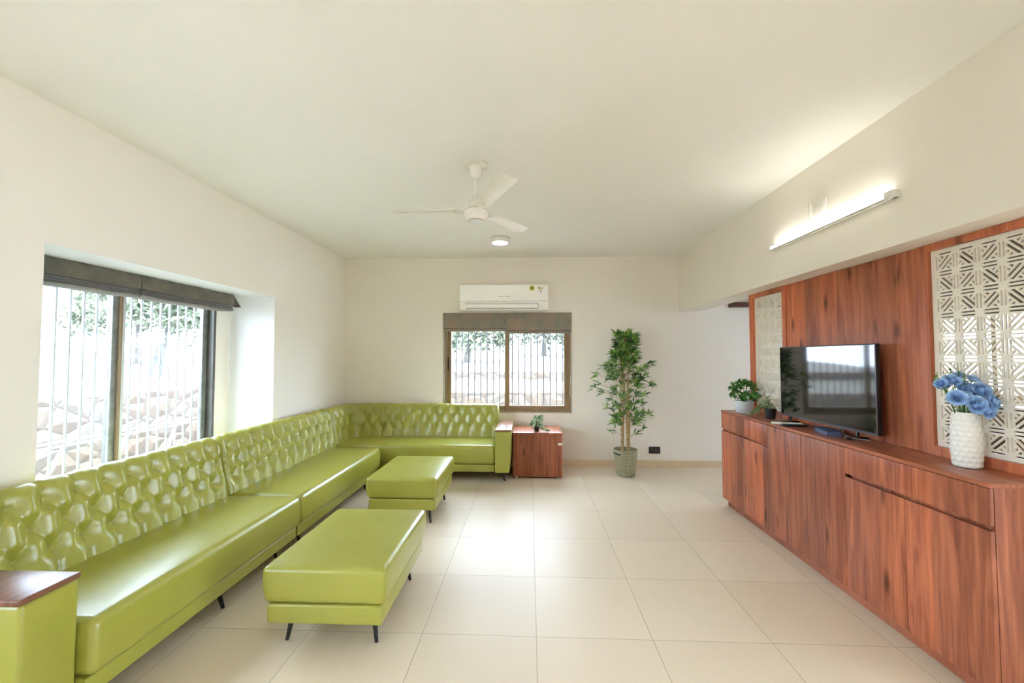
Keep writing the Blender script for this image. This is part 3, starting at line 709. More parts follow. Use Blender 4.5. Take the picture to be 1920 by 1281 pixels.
def lattice(y0, y1, z0, z1, parent, cols, rows, oy, oz, par=0):
    p = (y1 - y0 - 2 * .022 - 2 * oy) / cols; pz = (z1 - z0 - .03) / rows
    cu = bpy.data.curves.new('c', 'CURVE'); cu.dimensions = '2D'; cu.fill_mode = 'BOTH'; cu.extrude = .0034; cu.bevel_depth = .0012; cu.bevel_resolution = 1; cu.offset = -.0
    ya, yb, za, zb = 0, y1 - y0, 0, z1 - z0
    def poly(pts):
        sp = cu.splines.new('POLY'); sp.points.add(len(pts) - 1)
        for i, (u, w) in enumerate(pts): sp.points[i].co = (u, w, 0, 1)
        sp.use_cyclic_u = True
    poly([(ya, za), (yb, za), (yb, zb), (ya, zb)])
    m_ = .012
    def hole(pts):
        if all(ya + m_ < a < yb - m_ and za + m_ < q < zb - m_ for a, q in pts): poly(pts); return
        # holes cut by the border are trimmed to it when enough is left
        pts = [(min(max(a, ya + m_), yb - m_), min(max(q, za + m_), zb - m_)) for a, q in pts]
        us = [a for a, q in pts]; ws = [q for a, q in pts]
        if max(us) - min(us) > .008 and max(ws) - min(ws) > .008:
            out = []
            for q in pts:
                if not out or math.hypot(q[0] - out[-1][0], q[1] - out[-1][1]) > 1e-4: out.append(q)
            ar_ = abs(sum(out[k][0] * out[(k + 1) % len(out)][1] - out[(k + 1) % len(out)][0] * out[k][1] for k in range(len(out)))) / 2
            if len(out) > 3 and ar_ > 6e-5: poly(out)
    def put(cx, cz, ang, quad):
        c, s = math.cos(ang), math.sin(ang); hole([(cx + (u * c - v * s) * p, cz + (u * s + v * c) * p) for u, v in quad])
    cy0 = .022 + oy; cz0 = .015 + oz
    for i in range(-1, cols + 2):
        for j in range(-1, rows + 2):
            x, z = cy0 + i * p, cz0 + j * pz
            for sgn in (-1, 1):
                q = [(.165, .034), (.835, .034), (.80, .128), (.20, .128)]
                put(x, z, 0, [(u, v * sgn) for u, v in q]); put(x, z, PI / 2, [(u * pz / p, v * sgn) for u, v in q])
            cx, cz = x + p / 2, z + pz / 2
            a = PI / 4 if (i + j + par) % 2 else -PI / 4
            for sgn in (-1, 1): put(cx, cz, a, [(-.43, .032 * sgn), (.43, .032 * sgn), (.30, .170 * sgn), (-.30, .170 * sgn)])
            for e in (-1, 1):
                for sgn in (-1, 1): put(cx, cz, -a, [(e * .44, .035 * sgn), (e * .22, .035 * sgn), (e * .22, .155 * sgn), (e * .32, .155 * sgn)])
    ob = bpy.data.objects.new('c', cu); COL.objects.link(ob)
    dg = bpy.context.evaluated_depsgraph_get(); me = bpy.data.meshes.new_from_object(ob.evaluated_get(dg)); me = me.copy()
    bpy.data.objects.remove(ob); bpy.data.curves.remove(cu)
    me.transform(Matrix(((0, 0, 1, 0), (1, 0, 0, 0), (0, 1, 0, 0), (0, 0, 0, 1))))
    me.materials.clear(); me.materials.append(M['lattice'])
    o = bpy.data.objects.new('lattice_screen', me); COL.objects.link(o); o.parent = parent
    o.location = Vector((XPn + .024, y0, z0)) - wloc(parent)
    me.polygons.foreach_set('use_smooth', [False] * len(me.polygons))
    o['label'] = 'cream screen cut in a star lattice'
    return o
lattice(3.700, 4.166, .987, 2.028, pf1, 4, 9, 0, 0)
lattice(1.897, 2.366, .987, 2.033, pf2, 4, 9, 0, 0, 1)

# ------------------------------------------------------------------ television
tv = thing('television', 'large black flat-screen television standing on the wooden cabinet', 'television', (2.11, 3.13, ZT))
TX = 2.085; TY0, TY1, TZ0, TZ1 = 2.625, 3.600, .985, 1.543
MB().rbox(TX + .004, TX + .028, TY0, TY1, TZ0, TZ1, .003, 2).build('casing', M['blackp'], tv)
MB().rbox(TX + .028, TX + .062, TY0 + .15, TY1 - .15, TZ0 + .03, TZ1 - .18, .01, 3).build('rear_housing', M['blackp'], tv)
MB().box(TX + .001, TX + .0038, TY0 + .008, TY1 - .007, TZ0 + .014, TZ1 - .007).build('screen', M['screen'], tv, smooth=False)
b = MB(); b.box(TX, TX + .0045, TY0, TY1, TZ0, TZ0 + .013); b.box(TX, TX + .0045, TY0, TY0 + .007, TZ0 + .013, TZ1)
b.build('bezel', M['bezel'], tv)
for y in (2.80, 3.49):
    b = MB(); b.tube([(TX + .016, y, TZ0 + .01), (TX + .012, y, ZT + .02)], .009, 10)
    b.rbox(TX - .065, TX + .075, y - .014, y + .014, ZT + .001, ZT + .013, .004, 2); b.build('stand_foot', M['blackp'], tv)
MB().tube([(TX + .03, 3.0, 1.05), (TX + .03, 2.95, .96), (TX - .005, 2.88, .942), (TX - .03, 2.78, .945), (TX + .03, 2.72, .942)], .003, 6).build('cable', M['greyp'], tv)

# things on the cabinet
b = MB(); b.add([(2.02, 3.09, ZT + .001), (1.975, 2.90, ZT + .001), (2.052, 2.872, ZT + .001), (2.118, 2.965, ZT + .001), (2.135, 3.14, ZT + .001), (2.06, 3.15, ZT + .001),
     (2.028, 3.08, ZT + .026), (1.984, 2.905, ZT + .026), (2.052, 2.880, ZT + .028), (2.110, 2.968, ZT + .028), (2.125, 3.13, ZT + .028), (2.064, 3.14, ZT + .028)],
    [(5, 4, 3, 2, 1, 0), (6, 7, 8, 9, 10, 11)] + [(i, (i + 1) % 6, (i + 1) % 6 + 6, i + 6) for i in range(6)])
t = thing('set_top_box', 'small dark blue box lying on the cabinet in front of the television', 'set-top box', (2.05, 3.0, ZT)); b.build('casing', M['blue'], t, smooth=False)
MB().rbox(1.985, 1.992, 2.91, 2.93, ZT + .010, ZT + .014, .001, 1).build('indicator', M['black'], t)
def remote(x, y, ang, ln, w, m, label, zb=ZT + .001, btn='black'):
    t = thing('remote_control', label, 'remote control', (x, y, zb), 'remote controls on the cabinet')
    b = MB(); b.rbox(-w / 2, w / 2, -ln / 2, ln / 2, 0, .017, .006, 3); o = b.build('casing', m, t); o.data.transform(Matrix.Translation(wloc(t)))
    b2 = MB()
    for i in range(7):
        for j in (-1, 0, 1): b2.rbox(j * w * .26 - .004, j * w * .26 + .004, -ln * .38 + i * .02, -ln * .38 + i * .02 + .01, .0165, .0185, .001, 1)
    k = b2.build('keypad', M[btn], t); k.data.transform(Matrix.Translation(wloc(t)))
    t.rotation_euler = (0, 0, ang); return t
remote(2.0, 3.375, math.radians(68), .21, .050, M['white'], 'white remote control lying behind a black one on the cabinet', btn='greyp')
remote(2.00, 3.285, math.radians(82), .17, .045, M['blackp'], 'black remote control lying beside a white one on the cabinet', btn='greyp')

# ------------------------------------------------------------------ potted plants
def potted(name, label, c, pot_prof, potm, soil_r, soil_z, group=None):
    t = thing(name, label, 'plant', c, group); b = MB(); b.lathe(c, pot_prof, 40); b.build('pot', potm, t)
    MB().lathe((c[0], c[1], c[2]), [(.0, soil_z), (soil_r, soil_z), (soil_r, soil_z - .004)], 24).build('soil', M['soil'], t)
    return t
def rib(r0, r1, h, n, amp=.0015, wall=.006):
    p = [(r0 * .96, 0.001)]
    for i in range(n * 4 + 1): u = i / (n * 4); p.append((r0 + (r1 - r0) * u + amp * math.cos(2 * PI * n * u), .003 + (h - .003) * u))
    return p + [(r1 - wall, h), (r1 - wall - .003, h * .5), (r0 * .5, h * .45), (0, h * .45)]
c1 = (2.04, 4.105, ZT)
p1 = potted('potted_plant', 'bushy green plant in a pale grey ribbed pot at the far end of the cabinet', c1, rib(.066, .082, .112, 7), M['pot'], .074, .098)
b = MB(); stm = MB()
for i in range(150):
    a = random.uniform(0, 2 * PI); e = random.uniform(-.5, 1.4); rr = .125 * random.uniform(.55, 1.0)
    d = Vector((math.cos(a) * math.cos(e), math.sin(a) * math.cos(e), math.sin(e)))
    q = Vector(c1) + Vector((d.x * rr * .88, d.y * rr * 1.1, .185 + d.z * rr * 1.0))
    if q.x > 2.155: q.x = 2.155 - random.uniform(0, .04)
    for k in range(4):
        dd = (d + Vector((random.uniform(-1, 1), random.uniform(-1, 1), random.uniform(-.9, .6))) * .8).normalized()
        if q.x + dd.x * .04 > 2.165: dd.x = -abs(dd.x)
        b.leaf(q, dd, (d + Vector((0, 0, .4))), random.uniform(.028, .045), random.uniform(.018, .028), .25, 2)
    if i % 6 == 0: stm.tube([(c1[0] + random.uniform(-.02, .02), c1[1] + random.uniform(-.02, .02), ZT + .09), (q.x * .5 + c1[0] * .5, q.y * .5 + c1[1] * .5, ZT + .15), tuple(q)], .0018, 5)
b.build('foliage', M['gleaf'], p1, smooth=False, fix=False); stm.build('stems', M['stem'], p1)
c2 = (2.055, 3.695, ZT)
p2 = potted('potted_plant', 'small plant with pale trailing leaves in a black pot beside the television', c2, rib(.036, .048, .085, 1, .0), M['blackp'], .042, .076)
b = MB(); stm = MB()
for i in range(46):
    a = random.uniform(0, 2 * PI); trail = i % 3 == 0
    rr = random.uniform(.03, .09); z = random.uniform(.09, .17)
    q = Vector((c2[0] - abs(math.cos(a)) * rr * .9 + .02, c2[1] + math.sin(a) * rr + .01, ZT + z))
    if trail: u = random.uniform(.3, 1.0); q = Vector((c2[0] - .03 - .09 * u * random.uniform(.3, 1), c2[1] + .05 + .10 * u + random.uniform(-.03, .03), ZT + .10 - .085 * u))
    if q.y < 3.665: q.y = 3.665 + random.uniform(0, .02)
    stm.tube([(c2[0], c2[1], ZT + .08), ((c2[0] + q.x) / 2, (c2[1] + q.y) / 2, max(q.z, ZT + .1) + .012), tuple(q)], .0015, 5)
    for k in range(4):
        d = Vector((random.uniform(-1, .5), random.uniform(-.25, 1), random.uniform(-.4, .5))).normalized()
        if q.z < ZT + .03: d.z = abs(d.z) * .3
        b.leaf(q, d, (0, -.3, 1), random.uniform(.03, .05), random.uniform(.014, .02), .15, 2)
b.build('foliage', M['vleaf'], p2, smooth=False, fix=False); stm.build('stems', M['stem'], p2)
c3 = (.085, 5.245, .547)
p3 = potted('potted_plant', 'small variegated ivy with trailing leaves on top of the side table', c3, rib(.028, .036, .055, 1, .0), M['blackp'], .032, .048)
b = MB(); stm = MB()
for i in range(52):
    a = random.uniform(0, 2 * PI); rr = random.uniform(.02, .085); z = random.uniform(.06, .19)
    q = Vector((c3[0] - .005 + math.cos(a) * rr, c3[1] + math.sin(a) * rr * .7, c3[2] + z))
    if i % 4 == 0: u = random.uniform(.2, 1); q = Vector((c3[0] + .04 + .10 * u, c3[1] - .06 + random.uniform(-.025, .02), c3[2] + .045 - .03 * u))
    stm.tube([(c3[0], c3[1], c3[2] + .04), ((c3[0] + q.x) / 2, (c3[1] + q.y) / 2, max(q.z - .02, c3[2] + .05)), tuple(q)], .0013, 5)
    for k in range(4):
        d = Vector((random.uniform(-1, 1), random.uniform(-1, .3), random.uniform(-.5, .8))).normalized()
        if q.z < c3[2] + .04: d.z = abs(d.z) * .4
        b.leaf(q, d, (0, -.8, .6), random.uniform(.028, .042), random.uniform(.020, .03), .1, 2)
b.build('foliage', M['ileaf'], p3, smooth=False, fix=False); stm.build('stems', M['stem'], p3)

# tall bamboo
bc = (1.183, 5.30, 0)
bp_ = thing('potted_bamboo', 'tall potted bamboo with bare canes standing against the back wall', 'plant', bc)
prof = [(.102, .001), (.110, .006), (.116, .04), (.128, .13), (.138, .21), (.142, .29), (.145, .322), (.141, .326), (.135, .322), (.133, .28), (.0, .275)]
pot = MB().lathe(bc, prof, 56).build('planter', M['basket'], bp_)
MB().lathe(bc, [(0, .277), (.132, .277), (.132, .272)], 30).build('soil', M['soil'], bp_)
b = MB(); b.rbox(bc[0] - .148, bc[0] - .142, bc[1] - .055, bc[1] + .055, .262, .275, .002, 1)
hb = []
for k in range(9): a = PI + .95 - .85 * (1 - k / 8); hb.append((bc[0] + .146 * math.cos(a + .0), bc[1] + .146 * math.sin(a), .282 - .006 * (k / 8)))
MB().tube(hb, .009, 8).build('handle', M['black'], pot)
canes = [((-.055, -.02), (-.035, 0), 1.50, .012), ((-.015, .03), (-.02, .02), 1.62, .011), ((.012, -.03), (.0, .0), 1.45, .010), ((.045, .0), (.03, .01), 1.70, .013), ((.06, .03), (.05, .03), 1.25, .010)]
for (a0, a1, h, r) in canes:
    pts = []; rad = []
    n = 26
    for i in range(n + 1):
        u = i / n; wob = .008 * math.sin(5 * u + a0[0] * 90)
        pts.append((bc[0] + a0[0] * (1 - u) + a1[0] * u + wob, bc[1] + a0[1] * (1 - u) + a1[1] * u, .272 + (h - .272) * u)); rad.append((r * (1 - .5 * u)) * (1.22 if i % 3 == 0 else 1.0))
    MB().tube(pts, rad, 10).build('cane', M['cane'], bp_)
b = MB(); tw = MB()
clusters = [(-.36, 1.09, .9), (-.33, 1.24, .9), (-.22, 1.33, .9), (-.25, 1.02, .9), (-.30, 1.12, .5), (.22, 1.33, .9), (.28, 1.37, 1), (.34, 1.10, 1), (.30, 1.12, .5), (.24, .98, .8), (.22, .85, .8), (.26, 1.22, .4),
            (-.15, .55, .5), (.14, .50, .7), (.20, .56, .5), (-.18, .82, .7), (-.17, .93, .8), (-.13, .66, .6), (.18, .72, .7), (.24, .76, .5), (.10, .62, .6)]
for i in range(95): z = random.uniform(1.36, 1.74); clusters.append((random.uniform(-.115, .13) * (1.15 - .4 * (z - 1.36) / .38), z, 1.0))
for i in range(85): z = random.uniform(.62, 1.36); clusters.append((random.uniform(-.19, .19), z, .7))
for (dx, z, dens) in clusters:
    yy = random.uniform(-.13, .13) * (1 if abs(dx) < .2 else .8)
    q = Vector((bc[0] + dx, bc[1] + yy, z)); base = Vector((bc[0] + dx * .12, bc[1] + yy * .1, z - .05 - abs(dx) * .25))
    tw.tube([tuple(base), tuple((base + q) / 2 + Vector((0, 0, .012))), tuple(q)], .0022, 5)
    out = Vector((dx * 3, yy * 2, .35)).normalized()
    for k in range(int(5 + 6 * dens)):
        d = (out + Vector((random.uniform(-1, 1), random.uniform(-1, 1), random.uniform(-.8, 1.0))) * .85).normalized()
        b.leaf(q + Vector((random.uniform(-.02, .02), 0, random.uniform(-.02, .02))), d, (random.uniform(-.5, .5), -.6, 1), random.uniform(.075, .13), random.uniform(.015, .022), random.uniform(.1, .5))
b.build('foliage', M['bleaf'], bp_, smooth=False, fix=False); tw.build('twigs', M['cane'], bp_)

# ------------------------------------------------------------------ vase with blue roses
vc = (2.098, 2.125, ZT)
vs_ = thing('vase', 'tall white dimpled ceramic vase holding blue roses on the cabinet', 'vase', vc)
H = .262
vp = [(.046, .001), (.050, .004)]
for i in range(60): u = i / 59; vp.append((.0475 + .011 * math.sin(PI * min(1, u * .75 + .18)), .006 + (H - .006) * u))
def dim(r, z, a):
    if z < .006 or z > H - .004: return r
    row = z / .024; k = math.floor(row); best = 9
    for kk in (k, k + 1):
        n = 13; aa = a * n / (2 * PI) + (.5 if kk % 2 else 0); fx = (aa - round(aa)) * 2 * PI * r / n; fz = (row - kk) * .024; best = min(best, math.hypot(fx, fz))
    return r - .0052 * max(0, 1 - (best / .0165) ** 2) + .001
vp += [(.048, H - .001), (.046, H - .006), (.046, .12), (0, .12)]
MB().lathe(vc, vp, 88, dim).build('body', M['vase'], vs_, angle=80)
roses = [(1.985, 2.12, 1.335, .026, (-.6, -.3, .5)), (2.028, 2.11, 1.350, .033, (-.3, -.5, .6)), (2.035, 2.16, 1.318, .03, (-.3, 0, .8)), (2.085, 2.16, 1.362, .030, (0, -.2, 1)), (2.075, 2.10, 1.318, .033, (-.2, -.8, .5)),
         (2.118, 2.17, 1.372, .030, (0, 0, 1)), (2.145, 2.13, 1.358, .027, (.4, -.2, .8)), (2.025, 2.085, 1.268, .035, (-.6, -.6, .3)), (2.062, 2.065, 1.258, .030, (-.3, -.9, .3)), (2.130, 2.075, 1.302, .041, (.0, -.9, .45)),
         (2.080, 2.050, 1.238, .040, (-.2, -.95, .2)), (2.148, 2.045, 1.252, .036, (.5, -.8, .2)), (2.120, 2.040, 1.214, .037, (.2, -.95, .0)), (2.095, 2.10, 1.290, .032, (0, -.7, .6))]
rose_lab = ['small blue rose bud at the outer edge of the bunch nearest the panel', 'half-open blue rose beside the small outer bud', 'blue rose tucked behind the half-open one', 'blue rose near the top middle of the bunch', 'pale blue rose in the middle of the bunch below the top one',
            'topmost blue rose of the bunch in the white vase', 'small blue rose just beside the topmost one', 'blue rose low on the side of the bunch toward the television', 'blue rose between the two low ones near the television side', 'large open blue rose with a visible heart in the middle of the bunch',
            'large blue rose hanging low over the vase rim', 'blue rose on the camera side edge of the bunch', 'lowest blue rose hanging beside the vase rim', 'blue rose deep inside the bunch behind the open one']
for (x, y, z, r, d), lab in zip(roses, rose_lab):
    r *= .93
    d = Vector(d).normalized(); t = thing('rose', lab, 'flower', (x, y, z), 'blue roses in the white vase')
    rot = d.to_track_quat('Z', 'Y').to_matrix(); b = MB(); ctr = Vector((x, y, z))
    for layer in range(6):
        npet = (3, 3, 4, 5, 5, 6)[layer]; R = r * (.20 + .125 * layer); Hh = r * (1.35 - .09 * layer); tilt = .02 + .085 * layer
        for k in range(npet):
            a0 = 2 * PI * k / npet + layer * .9; wv = 2 * PI / npet * .72; g = []
            for iu in range(5):
                for iv in range(5):
                    aa = a0 + (iv / 4 - .5) * 2 * wv * (.6 + .4 * math.sin(PI * min(1, .25 + iu / 5))); h = iu / 4
                    rad = R * (.35 + .65 * math.sin(PI / 2 * min(1, h * 1.4))) + tilt * r * h * h * .7 + (.06 * r if iu == 4 and layer > 2 else 0)
                    zz = -r * .6 + Hh * h * (1.0 - .10 * abs(iv - 2) * (iu / 4)) - (.12 * r if iu == 4 and layer > 3 else 0)
                    g.append(ctr + rot @ Vector((rad * math.cos(aa), rad * math.sin(aa), zz)))
            b.add(g, [(i * 5 + j, i * 5 + j + 1, (i + 1) * 5 + j + 1, (i + 1) * 5 + j) for i in range(4) for j in range(4)])
    b.build('bloom', M['rose'], t, angle=180, fix=False)
    foot = Vector((vc[0] + (x - vc[0]) * .25, vc[1] + (y - vc[1]) * .25, ZT + .20))
    st_ = ctr - d * r * .45
    MB().tube([tuple(foot), tuple(foot.lerp(st_, .5) + Vector((0, 0, .01))), tuple(st_)], .0022, 6).build('stem', M['stem'], t)
    b = MB()
    for k in range(5): a = 2 * PI * k / 5; dd = rot @ Vector((math.cos(a), math.sin(a), .1)); b.leaf(st_, dd, d, r * .9, r * .28, .1, 2)
    b.build('sepals', M['stem'], t, smooth=False, fix=False)
sp = thing('flower_sprig', 'thin green sprigs rising between the blue roses in the vase', 'sprig', vc)
b = MB(); c = MB()
for (x, y, z) in ((1.972, 2.13, 1.375), (2.05, 2.14, 1.39), (2.098, 2.15, 1.40), (2.165, 2.10, 1.33), (2.065, 2.09, 1.375)):
    b.tube([(vc[0], vc[1], ZT + .2), ((x + vc[0]) / 2, (y + vc[1]) / 2, 1.27), (x, y, z)], .0018, 5)
    for k in range(5): c.leaf((x, y, z - .012 * k), (random.uniform(-1, 1), random.uniform(-1, 1), .5), (0, 0, 1), .022, .010, .1, 2)
b.build('stems', M['stem'], sp); c.build('leaves', M['gleaf'], sp, smooth=False, fix=False)

# ------------------------------------------------------------------ air conditioner
ac = thing('air_conditioner', 'white split air conditioner mounted above the back window', 'air conditioner', (-.34, YB - .1, 2.09))
X0, X1, Z0, Z1, YF = -.928, .246, 2.092, 2.432, 5.52
pf = [(YF + .195, Z1), (YF + .03, Z1), (YF + .008, Z1 - .012), (YF, Z1 - .05), (YF, Z0 + .115), (YF + .004, Z0 + .108), (YF + .016, Z0 + .10), (YF + .03, Z0 + .06), (YF + .055, Z0 + .012), (YF + .075, Z0), (YF + .195, Z0)]
MB().prism(pf, X0, X1, 'X').build('casing', M['acw'], ac, angle=28)
MB().rbox(X0 + .085, X1 - .135, YF + .002, YF + .035, Z0 + .022, Z0 + .072, .006, 3).build('air_flap', M['acw'], ac)
b = MB(); b.box(X0 + .07, X1 - .13, YF + .004, YF + .03, Z0 + .073, Z0 + .083); b.box(X0 + .07, X1 - .02, YF - .001, YF + .01, Z0 + .112, Z0 + .116); b.box(X1 - .133, X1 - .128, YF + .003, YF + .03, Z0 + .02, Z0 + .08); b.build('vent_slot', M['acg'], ac)
MB().rbox(X0 + .085, X1 - .135, YF + .02, YF + .05, Z0 + .008, Z0 + .018, .002, 1).build('lower_vane', M['acg'], ac)
yy = YF - .0015
b = MB(); b.prism([(.030 + .034 * math.cos(2 * PI * k / 24), 2.372 + .034 * math.sin(2 * PI * k / 24)) for k in range(24)], yy, YF + .0005, 'Y', 0)
b.prism([(.030 + .023 * math.cos(2 * PI * k / 24), 2.372 + .023 * math.sin(2 * PI * k / 24)) for k in range(24)], yy - .001, yy, 'Y', 1)
b.prism([(.030 + .008 * math.cos(2 * PI * k / 12), 2.370 + .008 * math.sin(2 * PI * k / 12)) for k in range(12)], yy - .0015, yy - .001, 'Y', 0)
for k in range(12):
    a = 2 * PI * k / 12; ca, sa = math.cos(a), math.sin(a)
    b.prism([(.030 + .033 * math.cos(a - .12), 2.372 + .033 * math.sin(a - .12)), (.030 + .041 * ca, 2.372 + .041 * sa), (.030 + .033 * math.cos(a + .12), 2.372 + .033 * math.sin(a + .12))], yy, YF, 'Y', 0)
b.build('round_sticker', [M['yellow'], M['olive']], ac, smooth=False, label='round yellow and olive sticker')
b = MB(); b.box(.112, .182, yy + .0005, YF, 2.305, 2.41, 0)
def arc(cx, cz, r0, r1, a0, a1, mi, n=8):
    p = [(cx + r1 * math.cos(a0 + (a1 - a0) * k / n), cz + r1 * math.sin(a0 + (a1 - a0) * k / n)) for k in range(n + 1)] + [(cx + r0 * math.cos(a1 - (a1 - a0) * k / n), cz + r0 * math.sin(a1 - (a1 - a0) * k / n)) for k in range(n + 1)]
    b.prism(p, yy - .0005, yy, 'Y', mi)
arc(.147, 2.378, .012, .030, PI * .75, PI * 1.35, 1); arc(.147, 2.378, .008, .028, PI * 1.75, PI * 2.0, 2); arc(.147, 2.378, .012, .028, PI * 1.38, PI * 1.72, 3)
b.box(.122, .172, yy - .0005, yy, 2.336, 2.342, 4); b.box(.130, .165, yy - .0005, yy, 2.325, 2.329, 4); b.box(.138, .155, yy - .0005, yy, 2.310, 2.320, 4)
b.build('rating_label', [M['acw'], M['redp'], M['olive'], M['yellow'], M['greyp']], ac, smooth=False, label='white energy label with a coloured dial')
b = MB(); x = -.405
for wdt in (.010, .008, .010, .008, .010, .0, .010, .008, .010, .008, .010, .008):
    if wdt == 0: x += .012; continue
    b.box(x, x + wdt, yy, YF, 2.262, 2.270); x += wdt + .0035
b.build('logo_lettering', M['greyp'], ac, smooth=False, label='tiny grey lettering')
MB().box(X0 - .003, X1 + .003, YF + .06, YB - .0005, Z1 - .002, Z1 + .004).build('top_seam', M['yellowed'] if 'yellowed' in M else M['cord'], ac)

# ------------------------------------------------------------------ ceiling fan, lamps, plates
fx, fy = -.380, 2.92
fan = thing('ceiling_fan', 'cream three-blade ceiling fan hanging on a short rod', 'ceiling fan', (fx, fy, ZC))
MB().lathe((fx, fy, ZC), [(.0, -.001), (.085, -.001), (.088, -.010), (.075, -.018), (.050, -.024), (.046, -.035), (.040, -.075), (.028, -.105), (.020, -.110), (.0, -.110)][::-1], 40).build('canopy', M['fan'], fan)
MB().tube([(fx, fy, ZC - .10), (fx, fy, 2.545)], .0125, 16).build('downrod', M['fan'], fan)
ms = MB(); ms.lathe((fx, fy, 0), [(0, 2.605), (.018, 2.605), (.024, 2.59), (.036, 2.565), (.048, 2.540), (.054, 2.522), (.052, 2.514), (0, 2.514)][::-1], 32); ms.build('rod_cover', M['fan'], fan)
MB().lathe((fx, fy, 0), [(0, 2.508), (.05, 2.508), (.075, 2.500), (.088, 2.487), (.092, 2.47), (.090, 2.452), (.080, 2.440), (.077, 2.432), (.074, 2.424), (.068, 2.420), (.062, 2.424), (0, 2.424)][::-1], 48).build('motor', M['fan'], fan, angle=25)
MB().lathe((fx, fy, 0), [(0, 2.4235), (.046, 2.4235), (.050, 2.421), (.048, 2.417), (0, 2.415)][::-1], 32).build('motor_cap', M['acg'], fan)
zb_ = 2.505
for k in range(3):
    a = math.radians((179, 56, 296)[k]); ca, sa = math.cos(a), math.sin(a); T = lambda u, w, h: (fx + ca * u - sa * w, fy + sa * u + ca * w, zb_ + h)
    n = 10; top = []; bot = []
    tw_ = math.radians(9)
    vs = []; fs = []
    for i in range(n + 1):
        u = .135 + (.602 - .135) * i / n; hw = .050 + .012 * i / n; curve = .0
        if i == n: hw *= .93
        for j in range(7):
            w = (j / 6 * 2 - 1) * hw; vs.append(T(u, w, -w * math.tan(tw_) - .004 * (1 - (w / hw) ** 2) + .003 - .006))
        for j in range(7):
            w = (j / 6 * 2 - 1) * hw; vs.append(T(u, w, -w * math.tan(tw_) - .004 * (1 - (w / hw) ** 2) + .003 - .0085))
    for i in range(n):
        o0, o1 = i * 14, (i + 1) * 14
        for j in range(6): fs += [(o0 + j, o0 + j + 1, o1 + j + 1, o1 + j), (o0 + 7 + j, o1 + 7 + j, o1 + 8 + j, o0 + 8 + j)]
        fs += [(o0, o1, o1 + 7, o0 + 7), (o0 + 6, o0 + 13, o1 + 13, o1 + 6)]
    fs += [tuple(list(range(0, 7)) + list(range(13, 6, -1))), tuple([n * 14 + j for j in range(7)] + [n * 14 + j for j in range(13, 6, -1)])]
    q = MB(); q.add(vs, fs); bl = q.build('blade', M['fan'], fan, angle=40)
    q = MB(); q.add([T(.06, -.02, -.018), T(.06, .02, -.018), T(.145, .032, .0 - .001), T(.145, -.032, -.012), T(.175, .02, -.003), T(.175, -.02, -.009), T(.06, -.02, -.022), T(.06, .02, -.022), T(.145, .032, -.005), T(.145, -.032, -.016), T(.175, .02, -.007), T(.175, -.02, -.013)],
        [(0, 1, 2, 3), (3, 2, 4, 5), (6, 9, 8, 7), (9, 11, 10, 8), (0, 3, 9, 6), (1, 7, 8, 2), (3, 5, 11, 9), (2, 8, 10, 4), (4, 10, 11, 5), (0, 6, 7, 1)]); q.build('blade_bracket', M['fan'], bl, smooth=False)
    MB().lathe(T(.155, 0, -.016), [(0, -.002), (.005, -.001), (.005, .003)], 10).build('screw', M['chrome'], bl)
cl = thing('ceiling_light', 'small round lit ceiling lamp near the back wall', 'ceiling light', (-.338, 4.78, ZC))
MB().lathe((-.338, 4.78, ZC), [(0, -.001), (.098, -.001), (.112, -.006), (.112, -.012), (.100, -.016), (.098, -.050), (.090, -.055)][::-1], 44).build('housing', M['white'], cl)
MB().lathe((-.338, 4.78, ZC), [(0, -.0505), (.088, -.0505), (.089, -.056), (.08, -.059), (0, -.060)][::-1], 40).build('diffuser', M['lamp'], cl)
tl = thing('tube_light', 'long lit white tube light fixed to the beam above the wood panel', 'tube light', (XB, 2.9, 2.34))
ty0, ty1 = 2.335, 3.485; tz = 2.345
MB().rbox(XB - .022, XB - .0005, ty0, ty1, tz - .014, tz + .014, .003, 2).build('batten', M['white'], tl)
MB().tube([(XB - .034, ty0 + .045, tz + .006), (XB - .034, ty1 - .008, tz + .006)], .0125, 14).build('lamp_tube', M['tube'], tl)
MB().rbox(XB - .052, XB - .024, ty0 + .002, ty1, tz - .013, tz - .0085, .001, 1).build('lower_lip', M['acg'], tl)
MB().rbox(XB - .052, XB - .0005, ty0 - .012, ty0 + .042, tz - .014, tz + .024, .004, 2).build('end_cap', M['white'], tl)
MB().rbox(XB - .050, XB - .0005, ty1 - .006, ty1 + .006, tz - .012, tz + .020, .004, 2).build('end_cap', M['white'], tl)
sp_ = thing('wall_plate', 'white blank switch plate on the beam just above the tube light', 'wall plate', (XB, 2.94, 2.48))
b = MB(); b.rbox(XB - .010, XB, 2.885, 3.025, 2.425, 2.545, .004, 2); b.build('plate', M['white'], sp_)
MB().rbox(XB - .016, XB - .010, 2.905, 2.995, 2.445, 2.525, .003, 2).build('module', M['fan'], sp_)
MB().rbox(XB - .022, XB, 3.026, 3.045, 2.405, 2.56, .003, 2).build('conduit', M['fan'], sp_)
so = thing('wall_socket', 'black double wall socket low on the back wall beside the bamboo', 'socket', (1.66, YB, .22))
MB().rbox(1.585, 1.735, YB - .012, YB - .0005, .178, .268, .003, 2).build('plate', M['blackp'], so)
b = MB()
for x in (1.608, 1.658, 1.696): b.rbox(x, x + .030, YB - .0145, YB - .012, .195, .252, .002, 1)
b.build('module', M['bezel'], so)
o = MB().box(2.66, 3.7, YB - .11, YB - .001, 2.125, 2.185).build('wooden_rail', M['drkwood']); tag(o, 'dark brown wooden rail high on the back wall beyond the wood panel', 'rail')

